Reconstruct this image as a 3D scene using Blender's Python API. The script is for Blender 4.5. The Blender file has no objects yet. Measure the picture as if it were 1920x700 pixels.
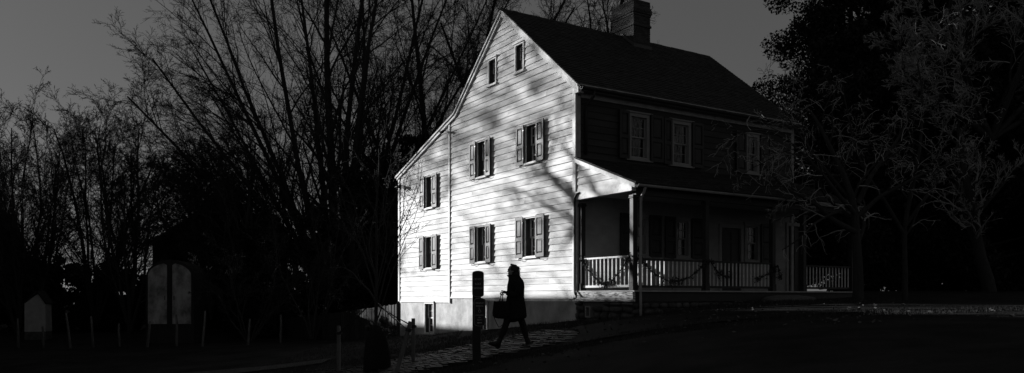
import bpy, math, random
import numpy as np
from mathutils import Vector, Matrix

S = bpy.context.scene
R = math.radians
# ------------------------------------------------------------------ camera, sky, sun, exposure
F = 1472.0 / 1920.0 * 36.0
cd = bpy.data.cameras.new("camera"); cam = bpy.data.objects.new("camera", cd)
S.collection.objects.link(cam); S.camera = cam
cam.location = (0, 0, 0); cam.rotation_euler = (R(90), 0, 0)
cd.sensor_width = 36; cd.lens = F; cd.shift_y = 207.0 / 1920.0
cd.clip_start = 0.1; cd.clip_end = 3000

SUN_EL = R(13.0); SUN_AZ = (-.879, .474)          # horizontal direction towards the sun
W = bpy.data.worlds.new("World"); S.world = W; W.use_nodes = True
wn, wl = W.node_tree.nodes, W.node_tree.links
sky = wn.new("ShaderNodeTexSky"); sky.sky_type = 'NISHITA'; sky.sun_disc = False
sky.sun_elevation = SUN_EL; sky.sun_rotation = math.atan2(SUN_AZ[0], SUN_AZ[1])
sky.air_density = 1.0; sky.dust_density = .6; sky.ozone_density = 1.0
sp = wn.new("ShaderNodeSeparateColor"); wl.new(sky.outputs[0], sp.inputs[0])
rf = wn.new("ShaderNodeMath"); rf.operation = 'MULTIPLY'; rf.inputs[1].default_value = .97   # black-and-white film behind a red filter
pw = wn.new("ShaderNodeMath"); pw.operation = 'POWER'; pw.inputs[1].default_value = .4     # the film's soft shoulder evens out the sky
wl.new(sp.outputs[0], pw.inputs[0]); wl.new(pw.outputs[0], rf.inputs[0])
bg = wn["Background"]; wl.new(rf.outputs[0], bg.inputs[0]); bg.inputs[1].default_value = .05

sd = bpy.data.lights.new("sun", 'SUN'); sd.energy = 5.0; sd.angle = R(.35); sd.color = (1, 1, 1)
sun = bpy.data.objects.new("sun", sd); S.collection.objects.link(sun)
sv = Vector((SUN_AZ[0] * math.cos(SUN_EL), SUN_AZ[1] * math.cos(SUN_EL), math.sin(SUN_EL)))
sun.rotation_euler = sv.to_track_quat('Z', 'Y').to_euler()
S.view_settings.view_transform = 'Standard'; S.view_settings.look = 'None'
S.view_settings.gamma = 1; S.view_settings.use_curve_mapping = False
S.view_settings.exposure = .6
S.render.engine = 'CYCLES'; S.cycles.max_bounces = 6; S.cycles.transparent_max_bounces = 12

# ------------------------------------------------------------------ materials
MATS = {}
def mat(name, g, rough=.8, var=.0, nscale=4., nstretch=(1, 1, 1), nlo=1., bump=0., bscale=60., bstretch=(1, 1, 1), spec=.3, nlo_pos=(.35, .65), metal=0.):
    """grey painted / weathered surface: island variation var, noise darkening nlo, bump"""
    if name in MATS: return MATS[name]
    m = bpy.data.materials.new(name); m.use_nodes = True; MATS[name] = m
    n, l = m.node_tree.nodes, m.node_tree.links
    p = n["Principled BSDF"]; p.inputs["Roughness"].default_value = rough
    p.inputs["Specular IOR Level"].default_value = spec; p.inputs["Metallic"].default_value = metal
    tc = n.new("ShaderNodeTexCoord")
    val = n.new("ShaderNodeValue"); val.outputs[0].default_value = g; cur = val.outputs[0]
    geo = n.new("ShaderNodeNewGeometry")
    if var > 0:
        mr = n.new("ShaderNodeMapRange"); mr.inputs[3].default_value = 1 - var; mr.inputs[4].default_value = 1 + var * .6
        l.new(geo.outputs["Random Per Island"], mr.inputs[0])
        mu = n.new("ShaderNodeMath"); mu.operation = 'MULTIPLY'; l.new(cur, mu.inputs[0]); l.new(mr.outputs[0], mu.inputs[1]); cur = mu.outputs[0]
    if nlo != 1:
        mp = n.new("ShaderNodeMapping"); mp.inputs[3].default_value = nstretch; l.new(tc.outputs["Object"], mp.inputs[0])
        if var > 0:   # every board gets its own piece of the pattern
            cmb = n.new("ShaderNodeCombineXYZ"); m10 = n.new("ShaderNodeMath"); m10.operation = 'MULTIPLY'; m10.inputs[1].default_value = 37.
            l.new(geo.outputs["Random Per Island"], m10.inputs[0]); l.new(m10.outputs[0], cmb.inputs[0]); l.new(m10.outputs[0], cmb.inputs[1])
            l.new(cmb.outputs[0], mp.inputs[1])
        no = n.new("ShaderNodeTexNoise"); no.inputs["Scale"].default_value = nscale; no.inputs["Detail"].default_value = 8; no.inputs["Roughness"].default_value = .62
        l.new(mp.outputs[0], no.inputs["Vector"])
        mr = n.new("ShaderNodeMapRange"); mr.inputs[1].default_value = nlo_pos[0]; mr.inputs[2].default_value = nlo_pos[1]
        mr.inputs[3].default_value = nlo; mr.inputs[4].default_value = 1.; l.new(no.outputs[0], mr.inputs[0])
        mu = n.new("ShaderNodeMath"); mu.operation = 'MULTIPLY'; l.new(cur, mu.inputs[0]); l.new(mr.outputs[0], mu.inputs[1]); cur = mu.outputs[0]
    cc = n.new("ShaderNodeCombineColor")
    for i in range(3): l.new(cur, cc.inputs[i])
    l.new(cc.outputs[0], p.inputs["Base Color"])
    if bump > 0:
        mp2 = n.new("ShaderNodeMapping"); mp2.inputs[3].default_value = bstretch; l.new(tc.outputs["Object"], mp2.inputs[0])
        b = n.new("ShaderNodeTexNoise"); b.inputs["Scale"].default_value = bscale; b.inputs["Detail"].default_value = 6
        l.new(mp2.outputs[0], b.inputs["Vector"])
        bn = n.new("ShaderNodeBump"); bn.inputs["Strength"].default_value = bump; bn.inputs["Distance"].default_value = .02
        l.new(b.outputs[0], bn.inputs["Height"]); l.new(bn.outputs[0], p.inputs["Normal"])
    return m

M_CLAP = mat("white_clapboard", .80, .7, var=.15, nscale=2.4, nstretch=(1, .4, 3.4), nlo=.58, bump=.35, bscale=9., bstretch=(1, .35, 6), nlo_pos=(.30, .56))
M_TRIM = mat("white_trim", .78, .6, var=.05, nscale=9, nlo=.72, bump=.15, bscale=30, nlo_pos=(.3, .5))
M_PEEL = mat("peeling_white_paint", .72, .75, nscale=16, nstretch=(1, .35, 2.2), nlo=.18, bump=.5, bscale=40, nlo_pos=(.42, .54))
M_PLAST = mat("white_plaster", .66, .9, nscale=1.9, nlo=.55, bump=.5, bscale=25)
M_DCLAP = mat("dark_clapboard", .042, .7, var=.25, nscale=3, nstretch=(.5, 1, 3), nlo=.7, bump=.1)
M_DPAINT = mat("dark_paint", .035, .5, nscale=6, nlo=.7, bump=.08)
M_PWALL = mat("pale_porch_wall", .32, .85, var=.06, nscale=2.5, nlo=.8, bump=.1)
M_FASC = mat("fascia_paint", .42, .6, nscale=6, nlo=.7)
M_SHUT = mat("shutter_paint", .038, .55, var=.08, nscale=9, nlo=.62, bump=.15, bscale=50)
M_SHING = mat("roof_shingle", .036, .85, var=.38, nscale=14, nlo=.6, bump=.3, bscale=60)
M_BRICK = mat("chimney_brick", .07, .9, var=.35, nscale=25, nlo=.6, bump=.4, bscale=80)
M_MORT = mat("mortar", .15, .95, nscale=20, nlo=.7)
M_STONE = mat("field_stone", .11, .95, var=.45, nscale=6, nlo=.5, bump=.6, bscale=25)
M_CURT = mat("curtain", .62, .9, nscale=8, nstretch=(2, 6, .3), nlo=.6)
M_METAL = mat("dull_metal", .10, .6, metal=.2, nscale=20, nlo=.7)
M_BARK = mat("dark_bark", .045, .9, nscale=8, nstretch=(3, 3, .6), nlo=.5, bump=.6, bscale=25)
M_TWIG = mat("twig_bark", .045, .9, var=.3)
M_PALE = mat("pale_twig_bark", .36, .6, var=.75, spec=.4)
M_PBARK = mat("pale_bark", .05, .85, nscale=7, nstretch=(3, 3, .5), nlo=.45, bump=.6, bscale=22)
M_LEAF = mat("evergreen_leaf", .045, .5, var=.5, spec=.35)
M_LEAFD = mat("dark_evergreen_leaf", .022, .7, var=.5, spec=.15)
M_NEED = mat("pine_needle", .04, .7, var=.4)
M_DRYLEAF = mat("dry_leaf", .1, .9, var=.6, spec=.1)
M_FENCE = mat("weathered_fence_wood", .045, .85, var=.4, nscale=7, nstretch=(4, 4, .4), nlo=.55, bump=.4)
M_PALEWOOD = mat("pale_weathered_wood", .14, .85, var=.3, nscale=5, nstretch=(3, 3, .5), nlo=.4, bump=.3)
M_STAKE = mat("stake_wood", .14, .85, nscale=9, nstretch=(4, 4, .4), nlo=.6, bump=.3)
M_COAT = mat("black_coat_cloth", .018, .95, nscale=30, nlo=.7, bump=.2, bscale=90, spec=.1)
M_SKIN = mat("skin", .28, .55)
M_HAIR = mat("dark_hair", .02, .5, nscale=30, nstretch=(6, 6, 1), nlo=.5)
M_BOOT = mat("black_leather", .015, .45)
M_TIGHT = mat("black_tights", .015, .8)
M_BLACK = mat("black_plastic", .012, .4)
M_SIGN = mat("dark_sign_paint", .022, .6, nscale=15, nlo=.8)
M_SPOST = mat("dark_post_paint", .02, .7, nscale=8, nlo=.7)
M_LETTER = mat("pale_sign_lettering", .4, .6)
M_SWBR = mat("walk_brick", .020, .6, var=.9, nscale=14, nlo=.6, bump=.35, bscale=60, spec=.2)
M_ASPH = mat("asphalt", .032, .95, spec=.04, nscale=1.1, nlo=.45, bump=.8, bscale=30)
M_CONC = mat("concrete", .065, .95, spec=.08, nscale=3, nlo=.7, bump=.3, bscale=50)
M_GROUND = mat("ground_soil", .032, 1., spec=.03, nscale=.7, nlo=.5, bump=.9, bscale=9)
M_GRASS = mat("winter_grass", .05, .9, var=.5, spec=.05)
M_HBRICK = mat("shade_block_brick", .15, .9, nscale=3, nlo=.7)
M_DARKWOOD = mat("dark_weathered_board", .03, .9, var=.3, nscale=3, nstretch=(3, 3, .4), nlo=.6)
M_SLATE = mat("dark_slate_roof", .03, .8, var=.3, nscale=5, nlo=.6)

def glass():
    m = bpy.data.materials.new("window_glass"); m.use_nodes = True
    n, l = m.node_tree.nodes, m.node_tree.links
    for x in list(n):
        if x.type != 'OUTPUT_MATERIAL': n.remove(x)
    out = [x for x in n if x.type == 'OUTPUT_MATERIAL'][0]
    t = n.new("ShaderNodeBsdfTransparent"); t.inputs[0].default_value = (.85, .85, .85, 1)
    g = n.new("ShaderNodeBsdfGlossy"); g.inputs["Roughness"].default_value = .03; g.inputs[0].default_value = (.9, .9, .9, 1)
    tc = n.new("ShaderNodeTexCoord"); no = n.new("ShaderNodeTexNoise"); no.inputs["Scale"].default_value = 3
    l.new(tc.outputs["Object"], no.inputs["Vector"])
    b = n.new("ShaderNodeBump"); b.inputs["Strength"].default_value = .25; b.inputs["Distance"].default_value = .02
    l.new(no.outputs[0], b.inputs["Height"]); l.new(b.outputs[0], g.inputs["Normal"])
    fr = n.new("ShaderNodeFresnel"); fr.inputs[0].default_value = 1.7
    mx = n.new("ShaderNodeMixShader"); l.new(fr.outputs[0], mx.inputs[0]); l.new(t.outputs[0], mx.inputs[1]); l.new(g.outputs[0], mx.inputs[2])
    l.new(mx.outputs[0], out.inputs[0]); return m
M_GLASS = glass()

# ------------------------------------------------------------------ mesh helpers
COL = S.collection
def link_mesh(name, me, m, parent=None, smooth=False):
    me.materials.append(m)
    if smooth:
        me.polygons.foreach_set("use_smooth", np.ones(len(me.polygons), bool))
    o = bpy.data.objects.new(name, me); COL.objects.link(o)
    if parent is not None: o.parent = parent
    return o
def tag(o, label=None, cat=None, group=None, kind=None):
    if label: o["label"] = label
    if cat: o["category"] = cat
    if group: o["group"] = group
    if kind: o["kind"] = kind
    return o
def empty(name, loc, rz=0, label=None, cat=None, group=None):
    o = bpy.data.objects.new(name, None); COL.objects.link(o)
    o.location = loc; o.rotation_euler = (0, 0, rz); o.empty_display_size = .3
    return tag(o, label, cat, group)

class MB:
    def __init__(s): s.v = []; s.f = []
    def add(s, vs, fs):
        b = len(s.v); s.v += [tuple(x) for x in vs]; s.f += [tuple(b + i for i in f) for f in fs]
    def box(s, x0, x1, y0, y1, z0, z1):
        s.add([(x0, y0, z0), (x1, y0, z0), (x1, y1, z0), (x0, y1, z0), (x0, y0, z1), (x1, y0, z1), (x1, y1, z1), (x0, y1, z1)],
              [(0, 3, 2, 1), (4, 5, 6, 7), (0, 1, 5, 4), (1, 2, 6, 5), (2, 3, 7, 6), (3, 0, 4, 7)])
    def obox(s, c, ax, ay, az):
        """oriented box: centre and three half-axis vectors"""
        c, ax, ay, az = map(Vector, (c, ax, ay, az))
        vs = [c + a * ax + b * ay + d * az for d in (-1, 1) for (a, b) in ((-1, -1), (1, -1), (1, 1), (-1, 1))]
        s.add(vs, [(0, 3, 2, 1), (4, 5, 6, 7), (0, 1, 5, 4), (1, 2, 6, 5), (2, 3, 7, 6), (3, 0, 4, 7)])
    def prism(s, poly, off):
        n = len(poly); off = Vector(off); p = [Vector(q) for q in poly]
        s.add(p + [q + off for q in p], [tuple(range(n))[::-1], tuple(range(n, 2 * n))] + [(i, (i + 1) % n, n + (i + 1) % n, n + i) for i in range(n)])
    def hexa(s, a, b):
        """two matching quads a (outer) and b (inner)"""
        s.add(list(a) + list(b), [(0, 1, 2, 3), (7, 6, 5, 4), (0, 4, 5, 1), (1, 5, 6, 2), (2, 6, 7, 3), (3, 7, 4, 0)])
    def tube(s, pts, rad, k=8, cap=True):
        pts = [Vector(p) for p in pts]; n = len(pts)
        if not hasattr(rad, '__len__'): rad = [rad] * n
        t0 = (pts[1] - pts[0]).normalized()
        ref = Vector((0, 0, 1)) if abs(t0.z) < .9 else Vector((1, 0, 0))
        u = t0.cross(ref).normalized(); vs = []
        for i in range(n):
            t = (pts[min(i + 1, n - 1)] - pts[max(i - 1, 0)]).normalized()
            u = (u - t * u.dot(t)).normalized(); w = t.cross(u)
            for j in range(k):
                a = 2 * math.pi * j / k; vs.append(pts[i] + (u * math.cos(a) + w * math.sin(a)) * rad[i])
        fs = [(i * k + j, i * k + (j + 1) % k, (i + 1) * k + (j + 1) % k, (i + 1) * k + j) for i in range(n - 1) for j in range(k)]
        if cap: fs += [tuple(range(k))[::-1], tuple((n - 1) * k + j for j in range(k))]
        s.add(vs, fs)
    def rings(s, rings, cap=True):
        n = len(rings); k = len(rings[0]); vs = [p for r in rings for p in r]
        fs = [(i * k + j, i * k + (j + 1) % k, (i + 1) * k + (j + 1) % k, (i + 1) * k + j) for i in range(n - 1) for j in range(k)]
        if cap: fs += [tuple(range(k))[::-1], tuple((n - 1) * k + j for j in range(k))]
        s.add(vs, fs)
    def build(s, name, m, parent=None, smooth=False, bevel=0):
        me = bpy.data.meshes.new(name); me.from_pydata(s.v, [], s.f); me.update()
        o = link_mesh(name, me, m, parent, smooth)
        if bevel:
            b = o.modifiers.new("bevel", 'BEVEL'); b.width = bevel; b.segments = 2; b.limit_method = 'ANGLE'
        return o

def np_mesh(name, V, Fq, m, parent=None, smooth=False):
    """V (n,3), Fq (f,k) with one polygon size"""
    me = bpy.data.meshes.new(name); k = Fq.shape[1]
    me.vertices.add(len(V)); me.vertices.foreach_set("co", V.astype(np.float32).ravel())
    me.loops.add(Fq.size); me.loops.foreach_set("vertex_index", Fq.astype(np.int32).ravel())
    me.polygons.add(len(Fq)); me.polygons.foreach_set("loop_start", (np.arange(len(Fq)) * k).astype(np.int32))
    me.polygons.foreach_set("loop_total", np.full(len(Fq), k, np.int32))
    me.update(calc_edges=True)
    return link_mesh(name, me, m, parent, smooth)

def norm(a): return a / np.maximum(np.linalg.norm(a, axis=-1, keepdims=True), 1e-9)
def tubes_np(P, Rr, k):
    """P (N,n,3) R (N,n) -> verts, quads"""
    N, n, _ = P.shape
    T = np.empty_like(P); T[:, 1:-1] = P[:, 2:] - P[:, :-2]; T[:, 0] = P[:, 1] - P[:, 0]; T[:, -1] = P[:, -1] - P[:, -2]; T = norm(T)
    ref = np.where(np.abs(T[:, :1, 2:3]) < .85, np.array([0, 0, 1.]), np.array([1., 0, 0]))
    U = norm(np.cross(T, np.broadcast_to(ref, T.shape))); Wd = np.cross(T, U)
    a = np.arange(k) * 2 * np.pi / k
    V = P[:, :, None, :] + Rr[:, :, None, None] * (np.cos(a)[None, None, :, None] * U[:, :, None] + np.sin(a)[None, None, :, None] * Wd[:, :, None])
    idx = np.arange(N * n * k).reshape(N, n, k)
    a0 = idx[:, :-1]; a1 = np.roll(a0, -1, 2); b0 = idx[:, 1:]; b1 = np.roll(b0, -1, 2)
    return V.reshape(-1, 3), np.stack([a0, a1, b1, b0], -1).reshape(-1, 4)

def march(rng, P0, D0, L, R0, n, wob, trop, tap):
    N = len(P0); P = np.empty((N, n + 1, 3)); P[:, 0] = P0; D = norm(D0.copy())
    bend = rng.normal(size=(N, 3)) * wob * .6
    for i in range(n):
        D = norm(D + rng.normal(size=(N, 3)) * wob + bend * .35 + np.array([0, 0, trop]))
        P[:, i + 1] = P[:, i] + D * (L / n)[:, None]
    t = np.linspace(0, 1, n + 1)
    return P, R0[:, None] * (1 - (1 - tap) * t)[None]

def spawn(rng, P, Rr, m, ang, Lc, rr, tmin=.2, shrink=.6, tmax=1.):
    N, n1, _ = P.shape; n = n1 - 1
    t = tmin + (tmax - tmin) * ((np.arange(m)[None] + rng.random((N, m))) / m)
    i = np.minimum((t * n).astype(int), n - 1); f = t * n - i; r = np.arange(N)[:, None]
    P0 = P[r, i] * (1 - f[..., None]) + P[r, i + 1] * f[..., None]
    D = norm(P[r, i + 1] - P[r, i]); Q = norm(np.cross(D, rng.normal(size=D.shape)))
    an = (ang[0] + (ang[1] - ang[0]) * rng.random((N, m)))[..., None]
    D0 = np.cos(an) * D + np.sin(an) * Q
    plen = np.linalg.norm(np.diff(P, axis=1), axis=2).sum(1)[:, None]
    L = Lc * plen * (1 - shrink * t) * (.65 + .7 * rng.random((N, m)))
    Rp = (Rr[r, i] * (1 - f) + Rr[r, i + 1] * f) * rr
    return P0.reshape(-1, 3), D0.reshape(-1, 3), L.ravel(), Rp.ravel()

def bare_tree(name, base, stems, levels, seed, label, cat, mats=(M_BARK, M_TWIG), rmin=.006, group=None, polys=None, partname='branches', sstep=8, swob=.05, strop=.02, stap=.25, dark_limbs=False):
    """stems: list of (offset, direction, length, radius). levels: dicts m, ang, L, rr, n, wob, trop, tmin. polys: ready-made limb polylines (pts, r0, r1)"""
    rng = np.random.default_rng(seed); root = empty(name, base, 0, label, cat, group)
    if stems:
        P0 = np.array([s[0] for s in stems], float); D0 = np.array([s[1] for s in stems], float)
        P, Rr = march(rng, P0, D0, np.array([s[2] for s in stems], float), np.array([s[3] for s in stems], float), sstep, swob, strop, stap)
    else:
        n = 12; PP = []; RR = []
        for pts, r0, r1 in polys:
            pts = np.array(pts, float); d = np.r_[0, np.cumsum(np.linalg.norm(np.diff(pts, axis=0), axis=1))]; t = np.linspace(0, d[-1], n + 1)
            q = np.stack([np.interp(t, d, pts[:, c]) for c in range(3)], 1); q[1:-1] += rng.normal(size=(n - 1, 3)) * .012 * d[-1] * .5
            q[1:-1] = (q[:-2] + 2 * q[1:-1] + q[2:]) / 4
            PP.append(q); RR.append(np.linspace(r0, r1, n + 1))
        P = np.array(PP); Rr = np.array(RR)
    V, Q = tubes_np(P, Rr, 8); TV, TQ = V, Q
    if not dark_limbs: np_mesh('trunk', V, Q, mats[0], root, True)
    Vs, Qs, off = [], [], 0
    for li, lv in enumerate(levels):
        P0, D0, L, Rc = spawn(rng, P, Rr, lv['m'], lv['ang'], lv['L'], lv['rr'], lv.get('tmin', .2), lv.get('shrink', .6))
        keep = L > lv.get('lmin', .05); P0, D0, L, Rc = P0[keep], D0[keep], L[keep], Rc[keep]
        Rc = np.maximum(Rc, rmin * 1.3)
        P, Rr = march(rng, P0, D0, L, Rc, lv['n'], lv['wob'], lv['trop'], lv.get('tap', .3))
        Rr = np.maximum(Rr, rmin)
        V, Q = tubes_np(P, Rr, 5 if li == 0 else (4 if li == 1 else 3))
        if dark_limbs and li == 0: np_mesh('trunk', np.concatenate([TV, V]), np.concatenate([TQ, Q + len(TV)]), mats[0], root, True); continue
        Vs.append(V); Qs.append(Q + off); off += len(V)
    np_mesh(partname, np.concatenate(Vs), np.concatenate(Qs), mats[1], root, False)
    return root

def leaf_quads(rng, C, size, flat=.0):
    """C (n,3) centres -> folded leaf quads"""
    n = len(C); a = norm(rng.normal(size=(n, 3))); b = rng.normal(size=(n, 3)); b = norm(np.cross(a, b))
    if flat: a[:, 2] *= (1 - flat); a = norm(a)
    s = (size * (.5 + rng.random(n)))[:, None]
    V = np.stack([C - a * s, C + b * s * .5, C + a * s, C - b * s * .5], 1).reshape(-1, 3)
    return V, np.arange(4 * n).reshape(n, 4)

def clump_points(rng, n, clumps):
    """clumps (k,4..6): x y z rx ry rz ; points thicker near each clump's shell"""
    c = np.array(clumps, float); k = len(c); w = (c[:, 3] * c[:, 4] * c[:, 5]) ** .67; w /= w.sum()
    i = rng.choice(k, n, p=w); d = norm(rng.normal(size=(n, 3))); r = rng.random(n) ** .4
    return c[i, :3] + d * r[:, None] * c[i, 3:6]

def evergreen(name, base, h, rad, n, size, seed, label, cat, m=M_LEAFD, z0=.12, nclump=70, cone=.0, group=None, trunk_r=.25, lean=0):
    rng = np.random.default_rng(seed); root = empty(name, base, 0, label, cat, group)
    cl = []
    for _ in range(nclump):
        t = rng.random(); z = h * (z0 + (1 - z0) * t)
        prof = (1 - t) ** .75 if cone else (math.sin(math.pi * min(max(t * .86 + .14, 0), 1)) ** .6)
        rr = rad * prof * math.sqrt(rng.random()) * 1.02; a = rng.random() * 2 * math.pi
        s = rad * (.13 + .16 * rng.random()) * (.55 + .6 * prof)
        cl.append((rr * math.cos(a), rr * math.sin(a), z, s, s, s * (.6 + .5 * rng.random())))
    C = clump_points(rng, n, cl); V, Q = leaf_quads(rng, C, size)
    tb = MB(); tb.tube([(0, 0, -.6), (.05, 0, h * .3), (0, .1, h * .6), (0, 0, h * .9)], [trunk_r * 1.3, trunk_r, trunk_r * .6, .04], 8)
    for q in rng.choice(len(cl), min(22, len(cl)), replace=False):
        c = cl[q]; tb.tube([(0, 0, c[2] * .7), (c[0] * .5, c[1] * .5, c[2] * .88), (c[0], c[1], c[2])], [trunk_r * .35, trunk_r * .2, .02], 5)
    tb.build('trunk', M_BARK, root, True)
    np_mesh('crown', V, Q, m, root)
    return root
def copy_tree(o, parent=None):
    c = o.copy(); COL.objects.link(c)
    if parent is not None: c.parent = parent
    for ch in [x for x in list(bpy.data.objects) if x.parent == o]: copy_tree(ch, c)
    return c

# ------------------------------------------------------------------ terrain
def gz(X, Y):
    X = np.asarray(X, float); Y = np.asarray(Y, float)
    fx = np.where(X < 0, 1.6 * np.tanh(.205 * X / 1.6), .85 * np.tanh(.205 * X / .85))
    return -1.419 + .0273 * np.minimum(Y, 30) + fx + .0 * X
def g1(X, Y): return float(gz(X, Y))
def terrain_patch(name, xs, ys, lift, m, kind='structure', edge=None, thick=.0):
    X, Y = np.meshgrid(xs, ys); 
    if edge: X, Y = edge(X, Y)
    Z = gz(X, Y) + lift
    nx, ny = len(xs), len(ys); V = np.stack([X, Y, Z], -1).reshape(-1, 3)
    i = np.arange(nx * ny).reshape(ny, nx); Q = np.stack([i[:-1, :-1], i[:-1, 1:], i[1:, 1:], i[1:, :-1]], -1).reshape(-1, 4)
    return tag(np_mesh(name, V, Q, m, None, True), kind=kind)
ax = np.sinh(np.linspace(-5.4, 5.4, 260)) ; ax = ax / ax.max() * 900
X_, Y_ = np.meshgrid(ax, ax + 18)
rg = np.random.default_rng(5)
fade = 1.0
bumpz = .018 * np.sin(X_ * 2.1 + 1.3 * np.sin(Y_ * 1.7)) * np.cos(Y_ * 2.6 + X_ * .7) + .02 * np.sin(X_ * .7) * np.cos(Y_ * .9)
bumpz = np.where((np.abs(X_) < 60) & (np.abs(Y_ - 18) < 60), bumpz, 0)
Zg = gz(X_, Y_) + bumpz - .03
i_ = np.arange(260 * 260).reshape(260, 260)
Qg = np.stack([i_[:-1, :-1], i_[:-1, 1:], i_[1:, 1:], i_[1:, :-1]], -1).reshape(-1, 4)
tag(np_mesh('ground', np.stack([X_, Y_, Zg], -1).reshape(-1, 3), Qg, M_GROUND, None, True), kind='structure')

# asphalt street and driveway to the right, concrete walk, brick walk
def drive_edge(X, Y):
    return X + .35 * np.sin(Y * .9) * (X < 1.2), Y
terrain_patch('driveway', np.linspace(1.1, 26, 60), np.linspace(13.6, 16.9, 14), .03, M_ASPH, edge=lambda X, Y: (X + np.where(X < 2, .25 * np.sin(Y * 1.3), 0), Y + .04 * (X > 12) * 0 + .25 * np.sin(X * .8) * (Y > 16)))
terrain_patch('street', np.linspace(-30, 60, 400), np.linspace(-8, 12.9, 40), .012, M_ASPH, edge=lambda X, Y: (X, Y + (Y > 12.8) * (.16 * np.sin(X * 1.7) + .09 * np.sin(X * 5.3 + 1) + .05 * np.sin(X * 13.1))))
terrain_patch('sidewalk', np.linspace(-9.2, -5.0, 10), np.linspace(20.6, 21.9, 4), .03, M_CONC)
# brick walk: real bricks, each a little out of true
bw = MB(); rb = random.Random(8)
row = 0; y = 14.4
while y < 18.15:
    xl = -5.2 + .5 * math.sin(y); x = xl + (.115 if row % 2 else 0)
    while x < .95 + .25 * math.sin(y * 1.3):
        cx, cy = x + .11, y + .055; z = g1(cx, cy) + .02 + rb.uniform(-.006, .006)
        tx, ty = rb.gauss(0, .02), rb.gauss(0, .035) + .0; rz = rb.gauss(0, .02)
        ax_ = Vector((math.cos(rz), math.sin(rz), tx + .1 * .2)).normalized() * .111
        ay_ = Vector((-math.sin(rz), math.cos(rz), ty + .0273)).normalized() * .056
        az_ = ax_.cross(ay_).normalized() * .03
        if rb.random() > .03: bw.obox((cx, cy, z - .03), ax_, ay_, az_)
        x += .23
    y += .118; row += 1
tag(bw.build('brick_walk', M_SWBR, None), kind='structure')

# ------------------------------------------------------------------ the house frame: local x along the porch front, y along the gable, z from eye level
C0 = Vector((1.603, 19.5, 0)); RZ = math.atan2(.5341, .8454)
D1 = Vector((-.5341, .8454, 0)); D2 = Vector((.8454, .5341, 0))
def LW(v, u, z=0): return C0 + D2 * v + D1 * u + Vector((0, 0, z))
def GU(px, o=0.):
    r = (px - 960) / 1472; return (1.603 - .8454 * o - r * (19.5 - .5341 * o)) / (.5341 + .8454 * r)
def GZ(px, py): return (557 - py) / 1472 * (19.5 + .8454 * GU(px))
def FV(px, u):
    r = (px - 960) / 1472; p = LW(0, u); return (r * p.y - p.x) / (.8454 - .5341 * r)
def FZ(px, py, u): return (557 - py) / 1472 * (LW(FV(px, u), u).y)

house = empty('clapboard_house', C0, RZ, 'old two-storey house, white clapboard gable lit by the sun, dark porch front and brick chimney', 'house')

class Plane:
    """gable: a = local y, outward = -x.  front: a = local x, outward = -y at depth u"""
    def __init__(s, kind, u=0.): s.k = kind; s.u = u
    def P(s, a, o, z): return (-o, a, z) if s.k == 'g' else (a, s.u - o, z)
    def box(s, mb, a0, a1, o0, o1, z0, z1):
        q = [s.P(a, o, z) for z in (z0, z1) for (a, o) in ((a0, o0), (a1, o0), (a1, o1), (a0, o1))]
        mb.add(q, [(0, 3, 2, 1), (4, 5, 6, 7), (0, 1, 5, 4), (1, 2, 6, 5), (2, 3, 7, 6), (3, 0, 4, 7)])
GP = Plane('g'); FP = Plane('f', 0.)

def boards(mb, pl, aL, aR, z0, z1, openings, rng, exp=.17, butt=.026, thin=.002, inner=-.09, lmin=1.3, lmax=4.2):
    """aL(z), aR(z): outline. lapped boards, cut round the openings"""
    k = 0; z = z0
    while z < z1 - .01:
        zt = min(z + exp, z1); cuts = sorted({z, zt} | {q for o in openings for q in (o[2], o[3]) if z < q < zt})
        joints = []; a = aL(z) + rng.uniform(.3, lmax)
        while a < aR(z): joints.append(a); a += rng.uniform(lmin, lmax)
        jz = rng.uniform(-.002, .003)
        for zb, zu in zip(cuts[:-1], cuts[1:]):
            segs = [(None, None)]; zm = (zb + zu) / 2
            iv = [(-1e3, 1e3)]
            for o in openings:
                if o[2] < zm < o[3]:
                    nv = []
                    for s0, s1 in iv:
                        if o[0] > s0: nv.append((s0, min(s1, o[0])))
                        if o[1] < s1: nv.append((max(s0, o[1]), s1))
                    iv = [q for q in nv if q[1] > q[0]]
            for s0, s1 in iv:
                js = [j for j in joints if s0 < j < s1]
                ends = [s0] + js + [s1]
                for e0, e1 in zip(ends[:-1], ends[1:]):
                    l0, l1 = max(e0, aL(zb)), max(e0, aL(zu)); r0, r1 = min(e1, aR(zb)), min(e1, aR(zu))
                    if e0 in js: l0 += .002; l1 += .002
                    if e1 in js: r0 -= .002; r1 -= .002
                    if r0 - l0 < .015: continue
                    if r1 < l1: r1 = l1 = (r1 + l1) / 2
                    fo = lambda q: butt + (thin - butt) * (q - z) / exp + jz
                    w = rng.uniform(-.0015, .0015)
                    A = [pl.P(l0, fo(zb) + w, zb - .002), pl.P(r0, fo(zb) + w, zb - .002), pl.P(r1, fo(zu), zu), pl.P(l1, fo(zu), zu)]
                    B = [pl.P(l0, inner, zb - .002), pl.P(r0, inner, zb - .002), pl.P(r1, inner, zu), pl.P(l1, inner, zu)]
                    mb.hexa(A, B)
        z += exp; k += 1

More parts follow.
